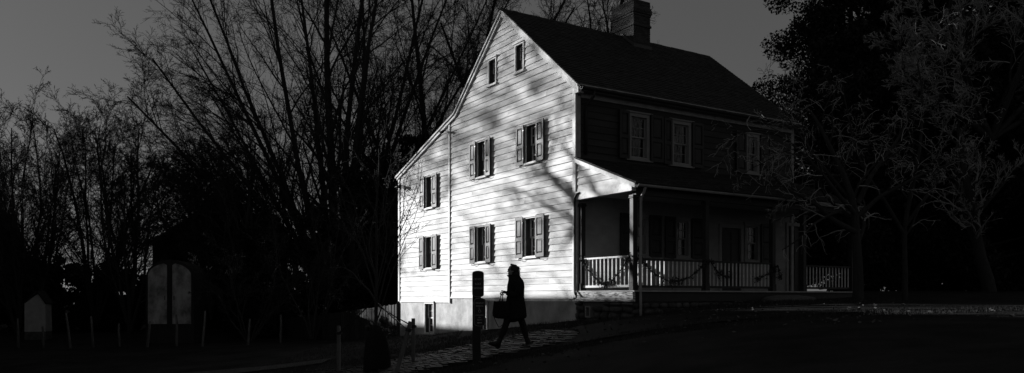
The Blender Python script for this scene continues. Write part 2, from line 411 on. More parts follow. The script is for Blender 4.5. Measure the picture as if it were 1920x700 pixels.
# --- windows on the gable wall: (px left frame, px right frame, px/py references)
rs = random.Random(21)
def gable_win(pl_, pr_, ytop, ybot, sl=None, sr=None, o=.045):
    """opening from photo measures taken on the wall's own plane"""
    m_ = (pl_ + pr_) / 2; o = .08 if sl else o
    return dict(a0=GU(pr_, o), a1=GU(pl_, o), z0=GZ(m_, ybot), z1=GZ(m_, ytop), sl=sl and GU(sl, o), sr=sr and GU(sr, o))
WG = [gable_win(980.5, 1003.5, 408, 482, 966.3, 1020), gable_win(982, 1004.5, 234, 306, 968, 1019),
      gable_win(891.5, 909, 265.5, 333, 880.6, 918.6), gable_win(891, 909.8, 424.5, 492, 880.8, 919.6),
      gable_win(795.3, 809.6, 331, 391, 786.4, 818.6), gable_win(794.4, 809, 443.5, 503.5, 785.6, 818.8)]
GG = [gable_win(914.5, 930, 111, 160), gable_win(964.5, 981.5, 82.5, 136)]

def window_unit(pl, w, cols=3, rows=4, shutters=True, casing=M_TRIM, cw=.065, curtain=0, smat=M_SHUT, capw=.0, deep=.11, sash_m=M_TRIM, rec=0., liner=False):
    deep += rec
    a0, a1, z0, z1 = w['a0'], w['a1'], w['z0'], w['z1']
    f = MB()
    bars = ((a0 - .0, a0 + cw, z0, z1), (a1 - cw, a1, z0, z1), (a0 + cw, a1 - cw, z1 - cw, z1), (a0 + cw, a1 - cw, z0, z0 + cw * .7))
    for (p, q, r_, s_) in bars: pl.box(f, p, q, .045, -deep if not liner else .004, r_, s_)
    pl.box(f, a0 - .05 - capw, a1 + .05 + capw, .075, .01, z1 + .001, z1 + .04)          # drip cap
    pl.box(f, a0 - .045 - capw, a1 + .045 + capw, .085, .0, z0 - .045, z0 - .001)          # sill
    win = f.build('window', casing, house)
    if liner:
        lm = MB()
        for (p, q, r_, s_) in bars: pl.box(lm, p, q, .003, -deep, r_, s_)
        lm.build('jamb', M_SHUT, win)
    b0, b1, y0, y1 = a0 + cw, a1 - cw, z0 + cw * .7, z1 - cw; ym = (y0 + y1) / 2
    s = MB(); t = .03
    for (q0, q1, off) in ((ym - .01, y1, -.035 - rec), (y0, ym + .015, -.07 - rec)):
        for (p, q, r_, s_) in ((b0, b0 + t, q0, q1), (b1 - t, b1, q0, q1), (b0 + t, b1 - t, q0, q0 + .035), (b0 + t, b1 - t, q1 - .035, q1)):
            pl.box(s, p, q, off, off - .032, r_, s_)
        for i in range(1, cols):
            x_ = b0 + (b1 - b0) * i / cols; pl.box(s, x_ - .008, x_ + .008, off - .004, off - .026, q0 + .035, q1 - .035)
        nr = rows // 2
        for i in range(1, nr):
            y_ = q0 + (q1 - q0) * i / nr
            for c in range(cols):
                xa = b0 + (b1 - b0) * c / cols + (.008 if c else t); xb = b0 + (b1 - b0) * (c + 1) / cols - (.008 if c < cols - 1 else t)
                pl.box(s, xa, xb, off - .004, off - .026, y_ - .008, y_ + .008)
    s.build('sash', sash_m, win)
    g = MB(); pl.box(g, b0 + t, b1 - t, -.05 - rec, -.054 - rec, ym, y1 - .03); pl.box(g, b0 + t, b1 - t, -.086 - rec, -.09 - rec, y0 + .03, ym); g.build('pane', M_GLASS, win)
    if curtain:
        c = MB(); n = 26; zt_, zb_ = (y1, y0) if curtain == 1 else ((ym, y0) if curtain == 2 else (y1, ym))
        for i in range(n):
            x0 = b0 + (b1 - b0) * i / n; x1 = b0 + (b1 - b0) * (i + 1) / n
            o0 = -.17 - rec - .018 * math.sin(i * 1.6); o1 = -.17 - rec - .018 * math.sin((i + 1) * 1.6)
            c.hexa([pl.P(x0, o0, zb_), pl.P(x1, o1, zb_), pl.P(x1, o1, zt_), pl.P(x0, o0, zt_)], [pl.P(x0, o0 - .004, zb_), pl.P(x1, o1 - .004, zb_), pl.P(x1, o1 - .004, zt_), pl.P(x0, o0 - .004, zt_)])
        c.build('curtain', M_CURT, win)
    if shutters:
        for side, (p, q) in enumerate(((w.get('sr', a0 - .4), a0 - .012), (a1 + .012, w.get('sl', a1 + .4)))):
            if p is None or q is None: continue
            sh = MB(); o0, o1 = .062, .096; e = .06; zz0, zz1 = z0 - .02, z1 + .02; zm = zz0 + (zz1 - zz0) * .46
            tilt = rs.uniform(.0, .02)
            pl.box(sh, p, p + e, o0, o1, zz0, zz1); pl.box(sh, q - e, q, o0, o1, zz0, zz1)
            for (r_, s_) in ((zz0, zz0 + .09), (zm - .045, zm + .045), (zz1 - .075, zz1)): pl.box(sh, p + e, q - e, o0 + .001, o1 - .001, r_, s_)
            for (r_, s_) in ((zz0 + .09, zm - .045), (zm + .045, zz1 - .075)):
                pl.box(sh, p + e, q - e, o0 + .004, o1 - .022, r_, s_)
                A = [pl.P(p + e + .05, o1 - .006, r_ + .05), pl.P(q - e - .05, o1 - .006, r_ + .05), pl.P(q - e - .05, o1 - .006, s_ - .05), pl.P(p + e + .05, o1 - .006, s_ - .05)]
                B = [pl.P(p + e + .015, o1 - .0218, r_ + .015), pl.P(q - e - .015, o1 - .0218, r_ + .015), pl.P(q - e - .015, o1 - .0218, s_ - .015), pl.P(p + e + .015, o1 - .0218, s_ - .015)]
                sh.hexa(A, B)
            so = sh.build('shutter', smat, house)
            if smat is not M_SHUT: continue
            hx = q if side == 0 else p
            for hz in (zz0 + .16, zz1 - .16):
                hd = MB(); pl.box(hd, hx - .03, hx + .03, o0, o1 + .006, hz - .012, hz + .012); hd.build('hinge', M_BLACK, so)
            cx = (p + q) / 2; hd = MB()      # iron S-shaped holdback under the shutter
            hd.tube([pl.P(cx, .02, zz0 - .07), pl.P(cx, .11, zz0 - .06), pl.P(cx - .05, .12, zz0 - .035), pl.P(cx - .06, .12, zz0 - .01)], .009, 5); hd.build('shutter_hook', M_BLACK, so)
    return win

op_main = [(w['a0'] + .002, w['a1'] - .002, w['z0'] + .002, w['z1'] - .002) for w in WG[:4] + GG]
op_lean = [(w['a0'] + .002, w['a1'] - .002, w['z0'] + .002, w['z1'] - .002) for w in WG[4:]]
PK = (3.458, 8.15); SR, SLo = .818, .837
def aL_main(z): return .0 if z < 5.32 else (z - 5.32) / SR
def aR_main(z): return 6.68 if z < 5.655 else (6.29 + (5.78 - z) / .322 if z < 5.78 else PK[0] + (8.15 - z) / SLo)
m1 = MB(); boards(m1, GP, aL_main, aR_main, 0, 8.12, op_main, random.Random(1)); 
m1.build('gable_wall', M_CLAP, house)
m2 = MB(); boards(m2, GP, lambda z: 6.73, lambda z: min(10.65, 6.29 + (5.78 - z) / .322), -.14, 5.64, op_lean, random.Random(2))
m2.build('gable_wall', M_CLAP, house)
for i, w in enumerate(WG): window_unit(GP, w, curtain=(0, 0, 1, 0, 3, 0)[i], cw=.03, rec=.1, liner=True)
for w in GG: window_unit(GP, w, cols=2, rows=6, shutters=False, cw=.045, rec=.07, liner=True)

# trim of the gable: corner boards, divider, rakes
t = MB()
GP.box(t, -.01, .11, .045, -.06, -.02, 5.30)
t.build('corner_board', M_TRIM, house)
t = MB(); GP.box(t, 10.56, 10.67, .045, -.06, -.16, 4.36); t.build('corner_board', M_TRIM, house)
t = MB(); GP.box(t, 6.665, 6.745, .048, -.05, -.2, 5.63); t.build('divider_board', M_TRIM, house)
def slope_board(mb, p, q, w, o0, o1, drop=0):
    """board under the roof line from (a,z) p to q, w wide measured down"""
    GP_ = [GP.P(p[0], o0, p[1] - drop), GP.P(q[0], o0, q[1] - drop), GP.P(q[0], o0, q[1] - drop - w), GP.P(p[0], o0, p[1] - drop - w)]
    mb.hexa(GP_, [(x + (o0 - o1), y, z) for x, y, z in GP_])
t = MB()
slope_board(t, (-.14, 5.32 - .14 * SR), PK, .17, .075, -.02); slope_board(t, (-.16, 5.36 - .14 * SR), (PK[0], PK[1] + .04), .06, .10, .0)
slope_board(t, PK, (6.29, 5.78), .13, .075, -.02); slope_board(t, (6.29, 5.78), (10.75, 4.345), .11, .075, -.02)
slope_board(t, (PK[0], PK[1] + .04), (6.31, 5.82), .055, .11, .0); slope_board(t, (6.31, 5.82), (10.82, 4.37), .055, .11, .0)
t.build('rake_board', M_TRIM, house)
t = MB(); GP.box(t, -.17, .0, .078, -.1, 5.04, 5.2); t.build('cornice_return', M_TRIM, house)

# roof slopes made of overlapping shingles
def shingles(mb, E, Rg, x0, x1, exp=.13, rng=random.Random(3), wmin=.12, wmax=.24, th=.02):
    """E, Rg: (y,z) of eave and ridge"""
    dy, dz = Rg[0] - E[0], Rg[1] - E[1]; L = math.hypot(dy, dz); ty, tz = dy / L, dz / L; ny, nz = (-tz, ty) if ty > 0 else (tz, -ty)
    n = int(L / exp)
    for i in range(n + 1):
        s0 = i * exp + 0; x = x0 + rng.uniform(-.0, .08)
        x = x0
        while x < x1 - .02:
            w = min(rng.uniform(wmin, wmax), x1 - x); a = s0 + rng.uniform(-.008, .008); b = min(s0 + exp * 1.35, L + .02)
            h0 = th + rng.uniform(-.004, .006) + .012; h1 = .004
            def pt(xx, s, h): return (xx, E[0] + ty * s + ny * h, E[1] + tz * s + nz * h)
            mb.hexa([pt(x, a, h0), pt(x + w - .004, a, h0), pt(x + w - .004, b, h1 + .012), pt(x, b, h1 + .012)], [pt(x, a, 0), pt(x + w - .004, a, 0), pt(x + w - .004, b, 0), pt(x, b, 0)])
            x += w
def deck(mb, p, q, x0, x1, th=.05):
    mb.prism([(x0, p[0], p[1]), (x0, q[0], q[1]), (x0, q[0], q[1] - th), (x0, p[0], p[1] - th)], (x1 - x0, 0, 0))
XR = 8.32
r = MB(); shingles(r, (-.26, 5.36 - .26 * SR + .01), (PK[0], PK[1] + .045), -.10, XR); shingles(r, (6.30, 5.83), (PK[0], PK[1] + .045), -.10, XR, exp=.2, wmax=.5)
shingles(r, (10.86, 4.36), (6.30, 5.83), -.10, XR, exp=.2, wmax=.5)
d = MB(); deck(d, (-.24, 5.34 - .26 * SR + .0), (PK[0], PK[1] + .03), -.07, XR - .03); deck(d, (PK[0], PK[1] + .03), (6.30, 5.81), -.07, XR - .03); deck(d, (6.30, 5.81), (10.84, 4.345), -.07, XR - .03)
ro = r.build('roof', M_SHING, house)
d.build('roof_deck', M_DARKWOOD, ro)
c = MB()
for i in range(42):
    x = -.1 + i * .2; s_ = random.Random(i).uniform(-.006, .01)
    c.hexa([(x, PK[0] - .12, PK[1] - .03 + s_), (x + .19, PK[0] - .12, PK[1] - .03 + s_), (x + .19, PK[0], PK[1] + .09 + s_), (x, PK[0], PK[1] + .09 + s_)], [(x, PK[0] - .12, PK[1] - .06), (x + .19, PK[0] - .12, PK[1] - .06), (x + .19, PK[0], PK[1] + .02), (x, PK[0], PK[1] + .02)])
    c.hexa([(x, PK[0] + .12, PK[1] - .03 + s_), (x, PK[0], PK[1] + .088 + s_), (x + .19, PK[0], PK[1] + .088 + s_), (x + .19, PK[0] + .12, PK[1] - .03 + s_)], [(x, PK[0] + .12, PK[1] - .06), (x, PK[0], PK[1] + .02), (x + .19, PK[0], PK[1] + .02), (x + .19, PK[0] + .12, PK[1] - .06)])
c.build('ridge_cap', M_SHING, ro)

# chimney of single bricks
ch = MB(); mo = MB(); rc = random.Random(12)
cx0, cx1, cy0, cy1 = 4.39, 5.07, 2.90, 3.96; zc0, zc1 = 7.0, 9.22
bh = .068; z = zc0; k = 0
prof = {}
while z < zc1 - .01:
    top = zc1 - z; e = 0.
    if .12 > top - .27 > -.001 + .0: e = .0
    ti = int(round(top / bh))
    e = {5: .045, 6: .045, 4: .02, 7: .02, 12: .03}.get(ti, 0.)
    x0, x1, y0, y1 = cx0 - e, cx1 + e, cy0 - e, cy1 + e
    mo.box(x0 + .008, x1 - .008, y0 + .008, y1 - .008, z - (0 if k else 0), z + bh - .0005)
    st = (k % 2) * .11
    def run(a0, a1, fn):
        a = a0 + (st if st else 0); 
        if st: fn(a0, a0 + st - .008)
        while a < a1 - .01:
            b = min(a + .22, a1); fn(a, b - .008 if b < a1 else b); a = b
    rnd = lambda: rc.uniform(-.003, .004)
    run(y0 + .1, y1 - .1, lambda a, b: ch.box(x0 - rnd(), x0 + .1, a, b, z, z + bh - .010) if b - a > .02 else None)
    run(y0 + .1, y1 - .1, lambda a, b: ch.box(x1 - .1, x1 + rnd(), a, b, z, z + bh - .010) if b - a > .02 else None)
    run(x0, x1, lambda a, b: ch.box(a, b, y0 - rnd(), y0 + .098, z, z + bh - .010) if b - a > .02 else None)
    run(x0, x1, lambda a, b: ch.box(a, b, y1 - .098, y1 + rnd(), z, z + bh - .010) if b - a > .02 else None)
    z += bh; k += 1
cho = ch.build('chimney', M_BRICK, house); mo.build('mortar', M_MORT, cho)
fl = MB()
for (ya, yb) in ((2.86, 3.46), (3.46, 4.0)):
    za, zb = [8.15 - abs(q - PK[0]) * .82 + .09 for q in (ya, yb)]
    fl.hexa([(cx0 - .035, ya, za - .04), (cx0 - .035, yb, zb - .04), (cx0 - .035, yb, zb + .08), (cx0 - .035, ya, za + .08)], [(cx0 + .002, ya, za - .04), (cx0 + .002, yb, zb - .04), (cx0 + .002, yb, zb + .08), (cx0 + .002, ya, za + .08)])
fl.box(cx0 - .03, cx1 + .03, 2.85, 2.896, 7.66, 7.84)
fl.build('flashing', M_METAL, cho)

# foundation: plaster under the gable with basement windows
BW = [dict(a0=GU(815), a1=GU(797), z0=GZ(806, 626), z1=GZ(806, 567)), dict(a0=GU(915.5), a1=GU(897), z0=GZ(906, 624), z1=GZ(906, 566))]
fm = MB()
def wall_with_holes(mb, pl, a0, a1, z0, z1, o0, o1, holes):
    holes = sorted(holes); a = a0
    for h in holes:
        pl.box(mb, a, h[0], o0, o1, z0, z1); pl.box(mb, h[0], h[1], o0, o1, z0, h[2]); pl.box(mb, h[0], h[1], o0, o1, h[3], z1); a = h[1]
    pl.box(mb, a, a1, o0, o1, z0, z1)
wall_with_holes(fm, GP, .02, 6.70, -3, .0, -.005, -.2, [(BW[1]['a0'], BW[1]['a1'], BW[1]['z0'], BW[1]['z1'])])
wall_with_holes(fm, GP, 6.70, 10.62, -3, -.14, -.005, -.2, [(BW[0]['a0'], BW[0]['a1'], BW[0]['z0'], BW[0]['z1'])])
fm.build('foundation', M_PLAST, house)
wt = MB(); GP.box(wt, .11, 6.65, .036, -.0, -.045, -.004); GP.box(wt, 6.75, 10.56, .036, -.0, -.185, -.144); wt.build('water_table', M_TRIM, house)
for w in BW: window_unit(GP, w, cols=2, rows=4, shutters=False, cw=.05, rec=.05, liner=True)

# ---- front (porch side): dark clapboard above, pale boards below
def fw(p0, p1, y0_, y1_, u=0.):
    m_ = (p0 + p1) / 2; return dict(a0=FV(p0, u), a1=FV(p1, u), z0=FZ(m_, y1_, u), z1=FZ(m_, y0_, u))
WU = [fw(1177, 1216, 214, 300), fw(1257, 1294, 228, 311), fw(1396, 1422, 252, 326)]
shw = .52
for w, (sl, sr) in zip(WU, ((1158, 1240), (1241.5, 1315), (1377, 1441))): w['sr'] = FV(sl, 0); w['sl'] = FV(sr, 0)
WL = [fw(1187, 1214, 404, 480), fw(1264, 1293, 410, 484), fw(1395, 1423, 420, 492)]
for w, (sl, sr) in zip(WL, ((1160, 1237), (1244, 1316), (None, 1443))): w['sr'] = sl and FV(sl, 0); w['sl'] = FV(sr, 0)
FL = 8.2
m = MB(); boards(m, FP, lambda z: .03, lambda z: FL, 3.3, 5.2, [(w['a0'] + .002, w['a1'] - .002, w['z0'] + .002, w['z1'] - .002) for w in WU], random.Random(6), butt=.022)
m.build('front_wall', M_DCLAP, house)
doorV = (FV(1352, 0), FV(1388, 0)); DZ = FZ(1370, 428, 0)
door2 = (FV(1477, 0), FV(1501, 0))
m = MB(); boards(m, FP, lambda z: .02, lambda z: FL, .14, 3.3, [(w['a0'] + .002, w['a1'] - .002, w['z0'] + .002, w['z1'] - .002) for w in WL] + [(doorV[0], doorV[1], .1, DZ), (door2[0], door2[1], .1, 2.15)], random.Random(7), exp=.24, butt=.004, thin=.002)
m.build('porch_wall', M_PWALL, house)
for i, w in enumerate(WU): window_unit(FP, w, curtain=2, smat=M_DPAINT, capw=.05, cw=.09, casing=M_PWALL, sash_m=M_PWALL)
for i, w in enumerate(WL): window_unit(FP, w, curtain=(2, 1, 2)[i], smat=M_DPAINT, cw=.08, casing=M_PWALL, sash_m=M_PWALL)
def door(a0, a1, zt, glazed=False):
    f = MB()
    for (p, q, r_, s_) in ((a0 - .1, a0, .14, zt + .1), (a1, a1 + .1, .14, zt + .1), (a0, a1, zt, zt + .1)): FP.box(f, p, q, .04, -.1, r_, s_)
    fr = f.build('door_frame', M_PWALL, house)
    d = MB(); FP.box(d, a0, a1, -.03, -.07, .15, zt); w = a1 - a0
    for (p, q) in ((a0 + .08, a0 + w / 2 - .04), (a0 + w / 2 + .04, a1 - .08)):
        for (r_, s_) in ((.35, .85), (.95, 1.55), (1.62, zt - .12)):
            if s_ > r_: FP.box(d, p, q, -.015, -.031, r_, s_)
    do = d.build('door', M_DPAINT, house)
    k = MB(); k.tube([FP.P(a0 + .06, -.03, .98), FP.P(a0 + .06, .0, .98), FP.P(a0 + .06, .03, .98)], [.015, .012, .028], 8); k.build('handle', M_METAL, do)
door(doorV[0], doorV[1], DZ); door(door2[0], door2[1], 2.15)
t = MB(); FP.box(t, .0, .10, .035, -.06, 3.42, 5.0); t.build('corner_board', M_FASC, house); t = MB(); FP.box(t, FL - .1, FL, .04, -.06, .14, 5.0); t.build('corner_board', M_FASC, house)
t = MB(); FP.box(t, .11, FL, .05, -.02, 4.96, 5.2); FP.box(t, -.06, XR, .24, -.05, 5.205, 5.235); FP.box(t, -.06, XR, .25, .225, 5.07, 5.203)
t.build('eave_fascia', M_FASC, house)
# rest of the shell
sh_ = MB()
sh_.box(FL - .12, FL, .05, 10.6, -3, 4.2); sh_.prism([(FL - .12, .05, 4.2), (FL - .12, .05, 5.25), (FL - .12, PK[0], 8.1), (FL - .12, 6.29, 5.72), (FL - .12, 10.6, 4.33), (FL - .12, 10.6, 4.2)], (.12, 0, 0))
sh_.box(.12, FL - .12, 10.5, 10.6, -3, 4.3)
sh_.box(.15, FL - .12, .12, 10.45, -.2, -.1); sh_.box(.15, FL - .12, .12, 10.45, 2.75, 2.85)
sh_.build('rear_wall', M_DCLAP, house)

# porch
PD = -2.04
pf = MB()
n = 66
for i in range(n):
    x0 = -.04 + i * (FL + .04) / n; pf.box(x0, x0 + (FL + .04) / n - .004, -2.2, -.03, .115 + random.Random(i).uniform(0, .003), .15)
pf.build('porch_floor', M_FASC, house)
t = MB(); t.box(-.02, .06, -2.12, -.02, -.11, .112); t.build('porch_sill', M_PEEL, house)
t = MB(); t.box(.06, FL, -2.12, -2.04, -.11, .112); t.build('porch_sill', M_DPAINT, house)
st = MB(); rt = random.Random(31)
def stones(mb, pl, a0, a1, z0, z1, skip=None):
    z = z0
    while z < z1 - .05:
        h = min(rt.uniform(.13, .26), z1 - z); a = a0
        while a < a1:
            w = min(rt.uniform(.18, .5), a1 - a)
            if w > .05 and not (skip and a < skip[1] and a + w > skip[0] and z < skip[3] and z + h > skip[2]):
                o = rt.uniform(.0, .05); k = 10; rings = []
                for (sc, oo) in ((1., -.05), (.98, o * .6), (.8, o + .03), (.35, o + .045)):
                    ring = []
                    for j in range(k):
                        th = 2 * math.pi * j / k; ca, sa = math.cos(th), math.sin(th)
                        m_ = 1 / max(abs(ca), abs(sa)) ** .7
                        ring.append(pl.P(a + w / 2 + ca * m_ * (w / 2 - .008) * sc * rt.uniform(.94, 1.0), oo + rt.uniform(-.006, .006), z + h / 2 + sa * m_ * (h / 2 - .008) * sc * rt.uniform(.94, 1.)))
                    rings.append(ring)
                mb.rings(rings)
            a += w
        z += h
vent = (-.62, -.38, -.52, -.2)
stones(st, Plane('g'), -2.1, -.02, -1.6, -.12, vent); stones(st, Plane('f', -2.08), .0, FL, -1.2, -.12)
st.build('stone_base', M_STONE, house, True)
t = MB(); t.box(.06, .2, -2.04, -.02, -1.8, -.12); t.box(.2, FL, -2.04, -1.9, -1.6, -.12); t.build('base_core', M_MORT, house)
f = MB()
for (p, q, r_, s_) in ((vent[0] + .02, vent[0] + .055, -.5, -.22), (vent[1] - .055, vent[1] - .02, -.5, -.22), (vent[0] + .055, vent[1] - .055, -.255, -.22), (vent[0] + .055, vent[1] - .055, -.5, -.465)): GP.box(f, p, q, .05, -.07, r_, s_)
vo = f.build('vent_window', M_PWALL, house); g = MB(); GP.box(g, vent[0] + .05, vent[1] - .05, -.04, -.06, -.47, -.25); g.build('pane', M_BLACK, vo)

# porch gable end, beam and roof
def pz(y): return 3.42 + .394 * y
m = MB(); boards(m, GP, lambda z: max(-2.1, (z - 3.38) / .394), lambda z: -.02, 2.60, 3.37, [], random.Random(9), exp=.17, inner=-.05)
m.build('porch_gable', M_CLAP, house)
t = MB(); slope_board(t, (-2.25, pz(-2.25) + .015), (-.0, 3.435), .10, .075, -.02); t.build('rake_board', M_TRIM, house)
t = MB(); GP.box(t, -2.12, -.02, .05, -.08, 2.40, 2.597); t.build('porch_beam', M_TRIM, house)
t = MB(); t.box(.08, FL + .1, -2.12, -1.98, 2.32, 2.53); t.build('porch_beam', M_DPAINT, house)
t = MB(); t.box(.09, FL, -1.97, -.03, 2.52, 2.54); t.build('porch_ceiling', M_FASC, house)
r = MB(); shingles(r, (-2.3, pz(-2.3) + .03), (-.02, 3.45), -.09, FL + .15, rng=random.Random(14)); po = r.build('porch_roof', M_SHING, house)
d = MB(); deck(d, (-2.28, pz(-2.28) + .02), (-.03, 3.44), -.07, FL + .12, .04); d.build('roof_deck', M_DARKWOOD, po)
def gutter(name, x0, x1, y, z, m_, parent=house, r_=.055):
    g = MB(); A = []; k = 8
    ring = [(y + math.cos(math.pi + math.pi * j / k) * r_, z + math.sin(math.pi + math.pi * j / k) * r_) for j in range(k + 1)] + [(y + math.cos(2 * math.pi - math.pi * j / k) * (r_ - .006), z + math.sin(2 * math.pi - math.pi * j / k) * (r_ - .006)) for j in range(k + 1)]
    g.rings([[(x0, a, b) for a, b in ring], [(x1, a, b) for a, b in ring]]); return g.build(name, m_, parent)
gutter('gutter', -.1, FL + .15, -2.36, pz(-2.3) + .0, M_FASC); gutter('gutter', -.1, XR, -.33, 5.14, M_DPAINT, r_=.06)
t = MB(); t.tube([(.3, -.33, 5.1), (.3, -.3, 4.95), (.26, -.1, 4.8), (.25, -.06, 4.6), (.25, -.06, 3.55)], .035, 8)
t.build('downspout', M_DPAINT, house, True)
t = MB(); t.tube([(-.05, -.2, 2.56), (-.075, -.1, 2.54), (-.08, -.03, 2.45), (-.075, -.02, 2.2), (-.075, -.02, .3), (-.08, -.03, .12), (-.1, -.1, .05)], .026, 8)
t.build('downspout', M_DPAINT, house, True)
t = MB(); t.tube([(.14, -2.36, 2.46), (.16, -2.3, 2.36), (.16, -2.2, 2.25), (.16, -2.18, .2), (.16, -2.2, -.6)], .033, 8); t.build('downspout', M_FASC, house, True)

post_x = [.075, 2.37, 4.79, 6.02, 8.12]
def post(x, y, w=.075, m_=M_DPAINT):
    p = MB(); p.box(x - w, x + w, y - w, y + w, .15, .33); p.box(x - w * .82, x + w * .82, y - w * .82, y + w * .82, .33, 2.24); p.box(x - w * 1.1, x + w * 1.1, y - w * 1.1, y + w * 1.1, 2.24, 2.27); p.box(x - w, x + w, y - w, y + w, 2.27, 2.318)
    return p.build('porch_post', m_, house, bevel=.008)
for x in post_x: post(x, PD)
post(.09, -.11)
def railing(p, q, zt, zb, n):
    t = MB(); p, q = Vector(p), Vector(q); d = (q - p).normalized(); nn = Vector((-d.y, d.x, 0)); c = (p + q) / 2; h = (q - p).length / 2
    t.obox((c.x, c.y, zt), d * h, nn * .035, (0, 0, .022)); t.obox((c.x, c.y, zb), d * h, nn * .025, (0, 0, .028))
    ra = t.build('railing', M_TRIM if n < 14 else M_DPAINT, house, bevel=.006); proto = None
    for i in range(n):
        s = p + d * ((i + .5) * 2 * h / n)
        if proto is None:
            b = MB(); b.box(-.0115, .0115, -.0115, .0115, zb + .028, zt - .022); proto = b.build('baluster', M_TRIM, ra); bo = proto
            proto.location = (s.x, s.y, 0)
        else:
            bo = proto.copy(); COL.objects.link(bo); bo.location = (s.x, s.y, 0); bo.parent = ra
        bo.rotation_euler = (0, 0, math.atan2(d.y, d.x))
    return ra
railing((.075, -.19, 0), (.075, PD + .08, 0), .93, .25, 12)
railing((.155, PD, 0), (2.29, PD, 0), .86, .24, 16); railing((2.45, PD, 0), (4.71, PD, 0), .86, .24, 17); railing((6.1, PD, 0), (8.04, PD, 0), .83, .24, 14)

# evergreen garlands hung in swags on the rails
def garland(pts, seed, label):
    rng = np.random.default_rng(seed); root = empty('garland', LW(pts[0][0], pts[0][1], pts[0][2]), RZ, label, 'garland', 'evergreen garlands on the porch rails')
    b = np.array(pts[0]); P = np.array(pts) - b; d = np.r_[0, np.cumsum(np.linalg.norm(np.diff(P, axis=0), axis=1))]; t = np.linspace(0, d[-1], int(d[-1] * 30) + 4)
    q = np.stack([np.interp(t, d, P[:, c]) for c in range(3)], 1); q[1:-1] = (q[:-2] + q[2:]) / 2
    mb = MB(); mb.tube(q.tolist(), .012, 5); mb.build('stem', M_BARK, root)
    n = int(d[-1] * 190); tt = rng.random(n); cl = rng.random(n) < .6; cc = rng.choice([0.03, .5, .55, .97], n); tt = np.where(cl, np.clip(cc + rng.normal(size=n) * .05, 0, 1), tt); i = (tt * (len(q) - 1)).astype(int); C = q[i] + rng.normal(size=(n, 3)) * np.where(cl, .045, .013)[:, None]
    hang = rng.random(n) < .25; C[hang, 2] -= rng.random(hang.sum()) * .16 * (np.sin(i[hang] * .9) ** 2)
    V, Q = leaf_quads(rng, C, .032); np_mesh('leaves', V, Q, M_LEAF, root)
def swag(p, q, dip, n=9, y=None):
    return [(p[0] + (q[0] - p[0]) * s, p[1] + (q[1] - p[1]) * s, p[2] + (q[2] - p[2]) * s - dip * 4 * s * (1 - s)) for s in [i / (n - 1) for i in range(n)]]
garland(swag((-.0, -.22, .93), (-.0, -1.1, .28), .1) + swag((-.0, -1.1, .28), (-.0, -1.98, .93), .1)[1:], 41, 'evergreen garland hung in a V on the short sunlit end rail of the porch')
garland(swag((.2, -2.13, .86), (2.3, -2.13, .86), .5), 42, 'evergreen garland sagging along the front porch rail between the first two posts')
garland(swag((2.45, -2.13, .86), (3.1, -2.13, .5), .12) , 43, 'short evergreen garland trailing beside the second front porch post')
garland(swag((4.1, -2.13, .45), (4.9, -2.13, .82), .05) + [(4.95, -2.15, .5)], 44, 'short evergreen garland climbing to the third front porch post')
# porch steps
t = MB(); 
for i in range(4): t.box(4.87, 5.95, -2.2 - .28 * (i + 1), -2.2 - .28 * i - .002, -.6, .02 - .12 * (i + 1))
t.build('porch_steps', M_CONC, house)
# floodlights and wire under the left eave
def flood(a, z, s=1.):
    f = MB(); f.tube([GP.P(a, .03, z), GP.P(a, .12, z), GP.P(a, .16, z - .02)], .02 * s, 6); 
    f.tube([GP.P(a + .03, .16, z - .02), GP.P(a - .06, .18, z - .03), GP.P(a - .18 * s, .24, z - .07)], [.035 * s, .05 * s, .07 * s], 8)
    f.tube([GP.P(a + .05, .15, z - .0), GP.P(a + .12, .17, z - .02), GP.P(a + .2 * s, .2, z - .05)], [.03 * s, .045 * s, .06 * s], 8)
    f.build('flood_lamp', M_BLACK, house, True)
flood(GU(757), GZ(757, 349)); flood(GU(839), GZ(839, 246), .7)

# ------------------------------------------------------------------ fence left of the house
fe = empty('picket_fence', LW(0, 10.8, 0), 0, 'weathered board fence running back from the left end of the lit gable', 'fence')
fx0 = LW(0, 10.8, 0); b = MB(); rl = MB(); rf_ = random.Random(17); q = 0.; i = 0
def ftop(q): return -.27 - .068 * q + .0006 * q * q
while q < 19:
    w = .135; X = fx0.x + D1.x * q; Y = fx0.y + D1.y * q; zt = ftop(q) + rf_.uniform(-.015, .015); zb = g1(X, Y) - .15
    o = Vector((D2.x, D2.y, 0)) * ((i % 2) * .014 + rf_.uniform(-.006, .006) - .03); A = D1 * q + o; B = D1 * (q + w - .012) + o
    t1, t2 = zt, zt + rf_.uniform(-.01, .01)
    b.prism([(A.x, A.y, zb), (A.x, A.y, t1), (B.x, B.y, t2), (B.x, B.y, zb)], tuple(D2 * .022)); q += w; i += 1
b.build('boards', M_FENCE, fe)
for s0 in (.2, .85):
    q0, q1 = D1 * 0 + D2 * .03, D1 * 19 + D2 * .03
    rl.hexa([(q0.x, q0.y, ftop(0) - s0), (q1.x, q1.y, ftop(19) - s0), (q1.x, q1.y, ftop(19) - s0 - .09), (q0.x, q0.y, ftop(0) - s0 - .09)], [(p_.x, p_.y, z_) for p_, z_ in ((q0 + D2 * .05, ftop(0) - s0), (q1 + D2 * .05, ftop(19) - s0), (q1 + D2 * .05, ftop(19) - s0 - .09), (q0 + D2 * .05, ftop(0) - s0 - .09))])
rl.build('rail', M_FENCE, fe)
p_ = MB(); p_.box(-.03, .09, -.12, -.0, -2.2, -.2); p_.build('post', M_FENCE, fe)

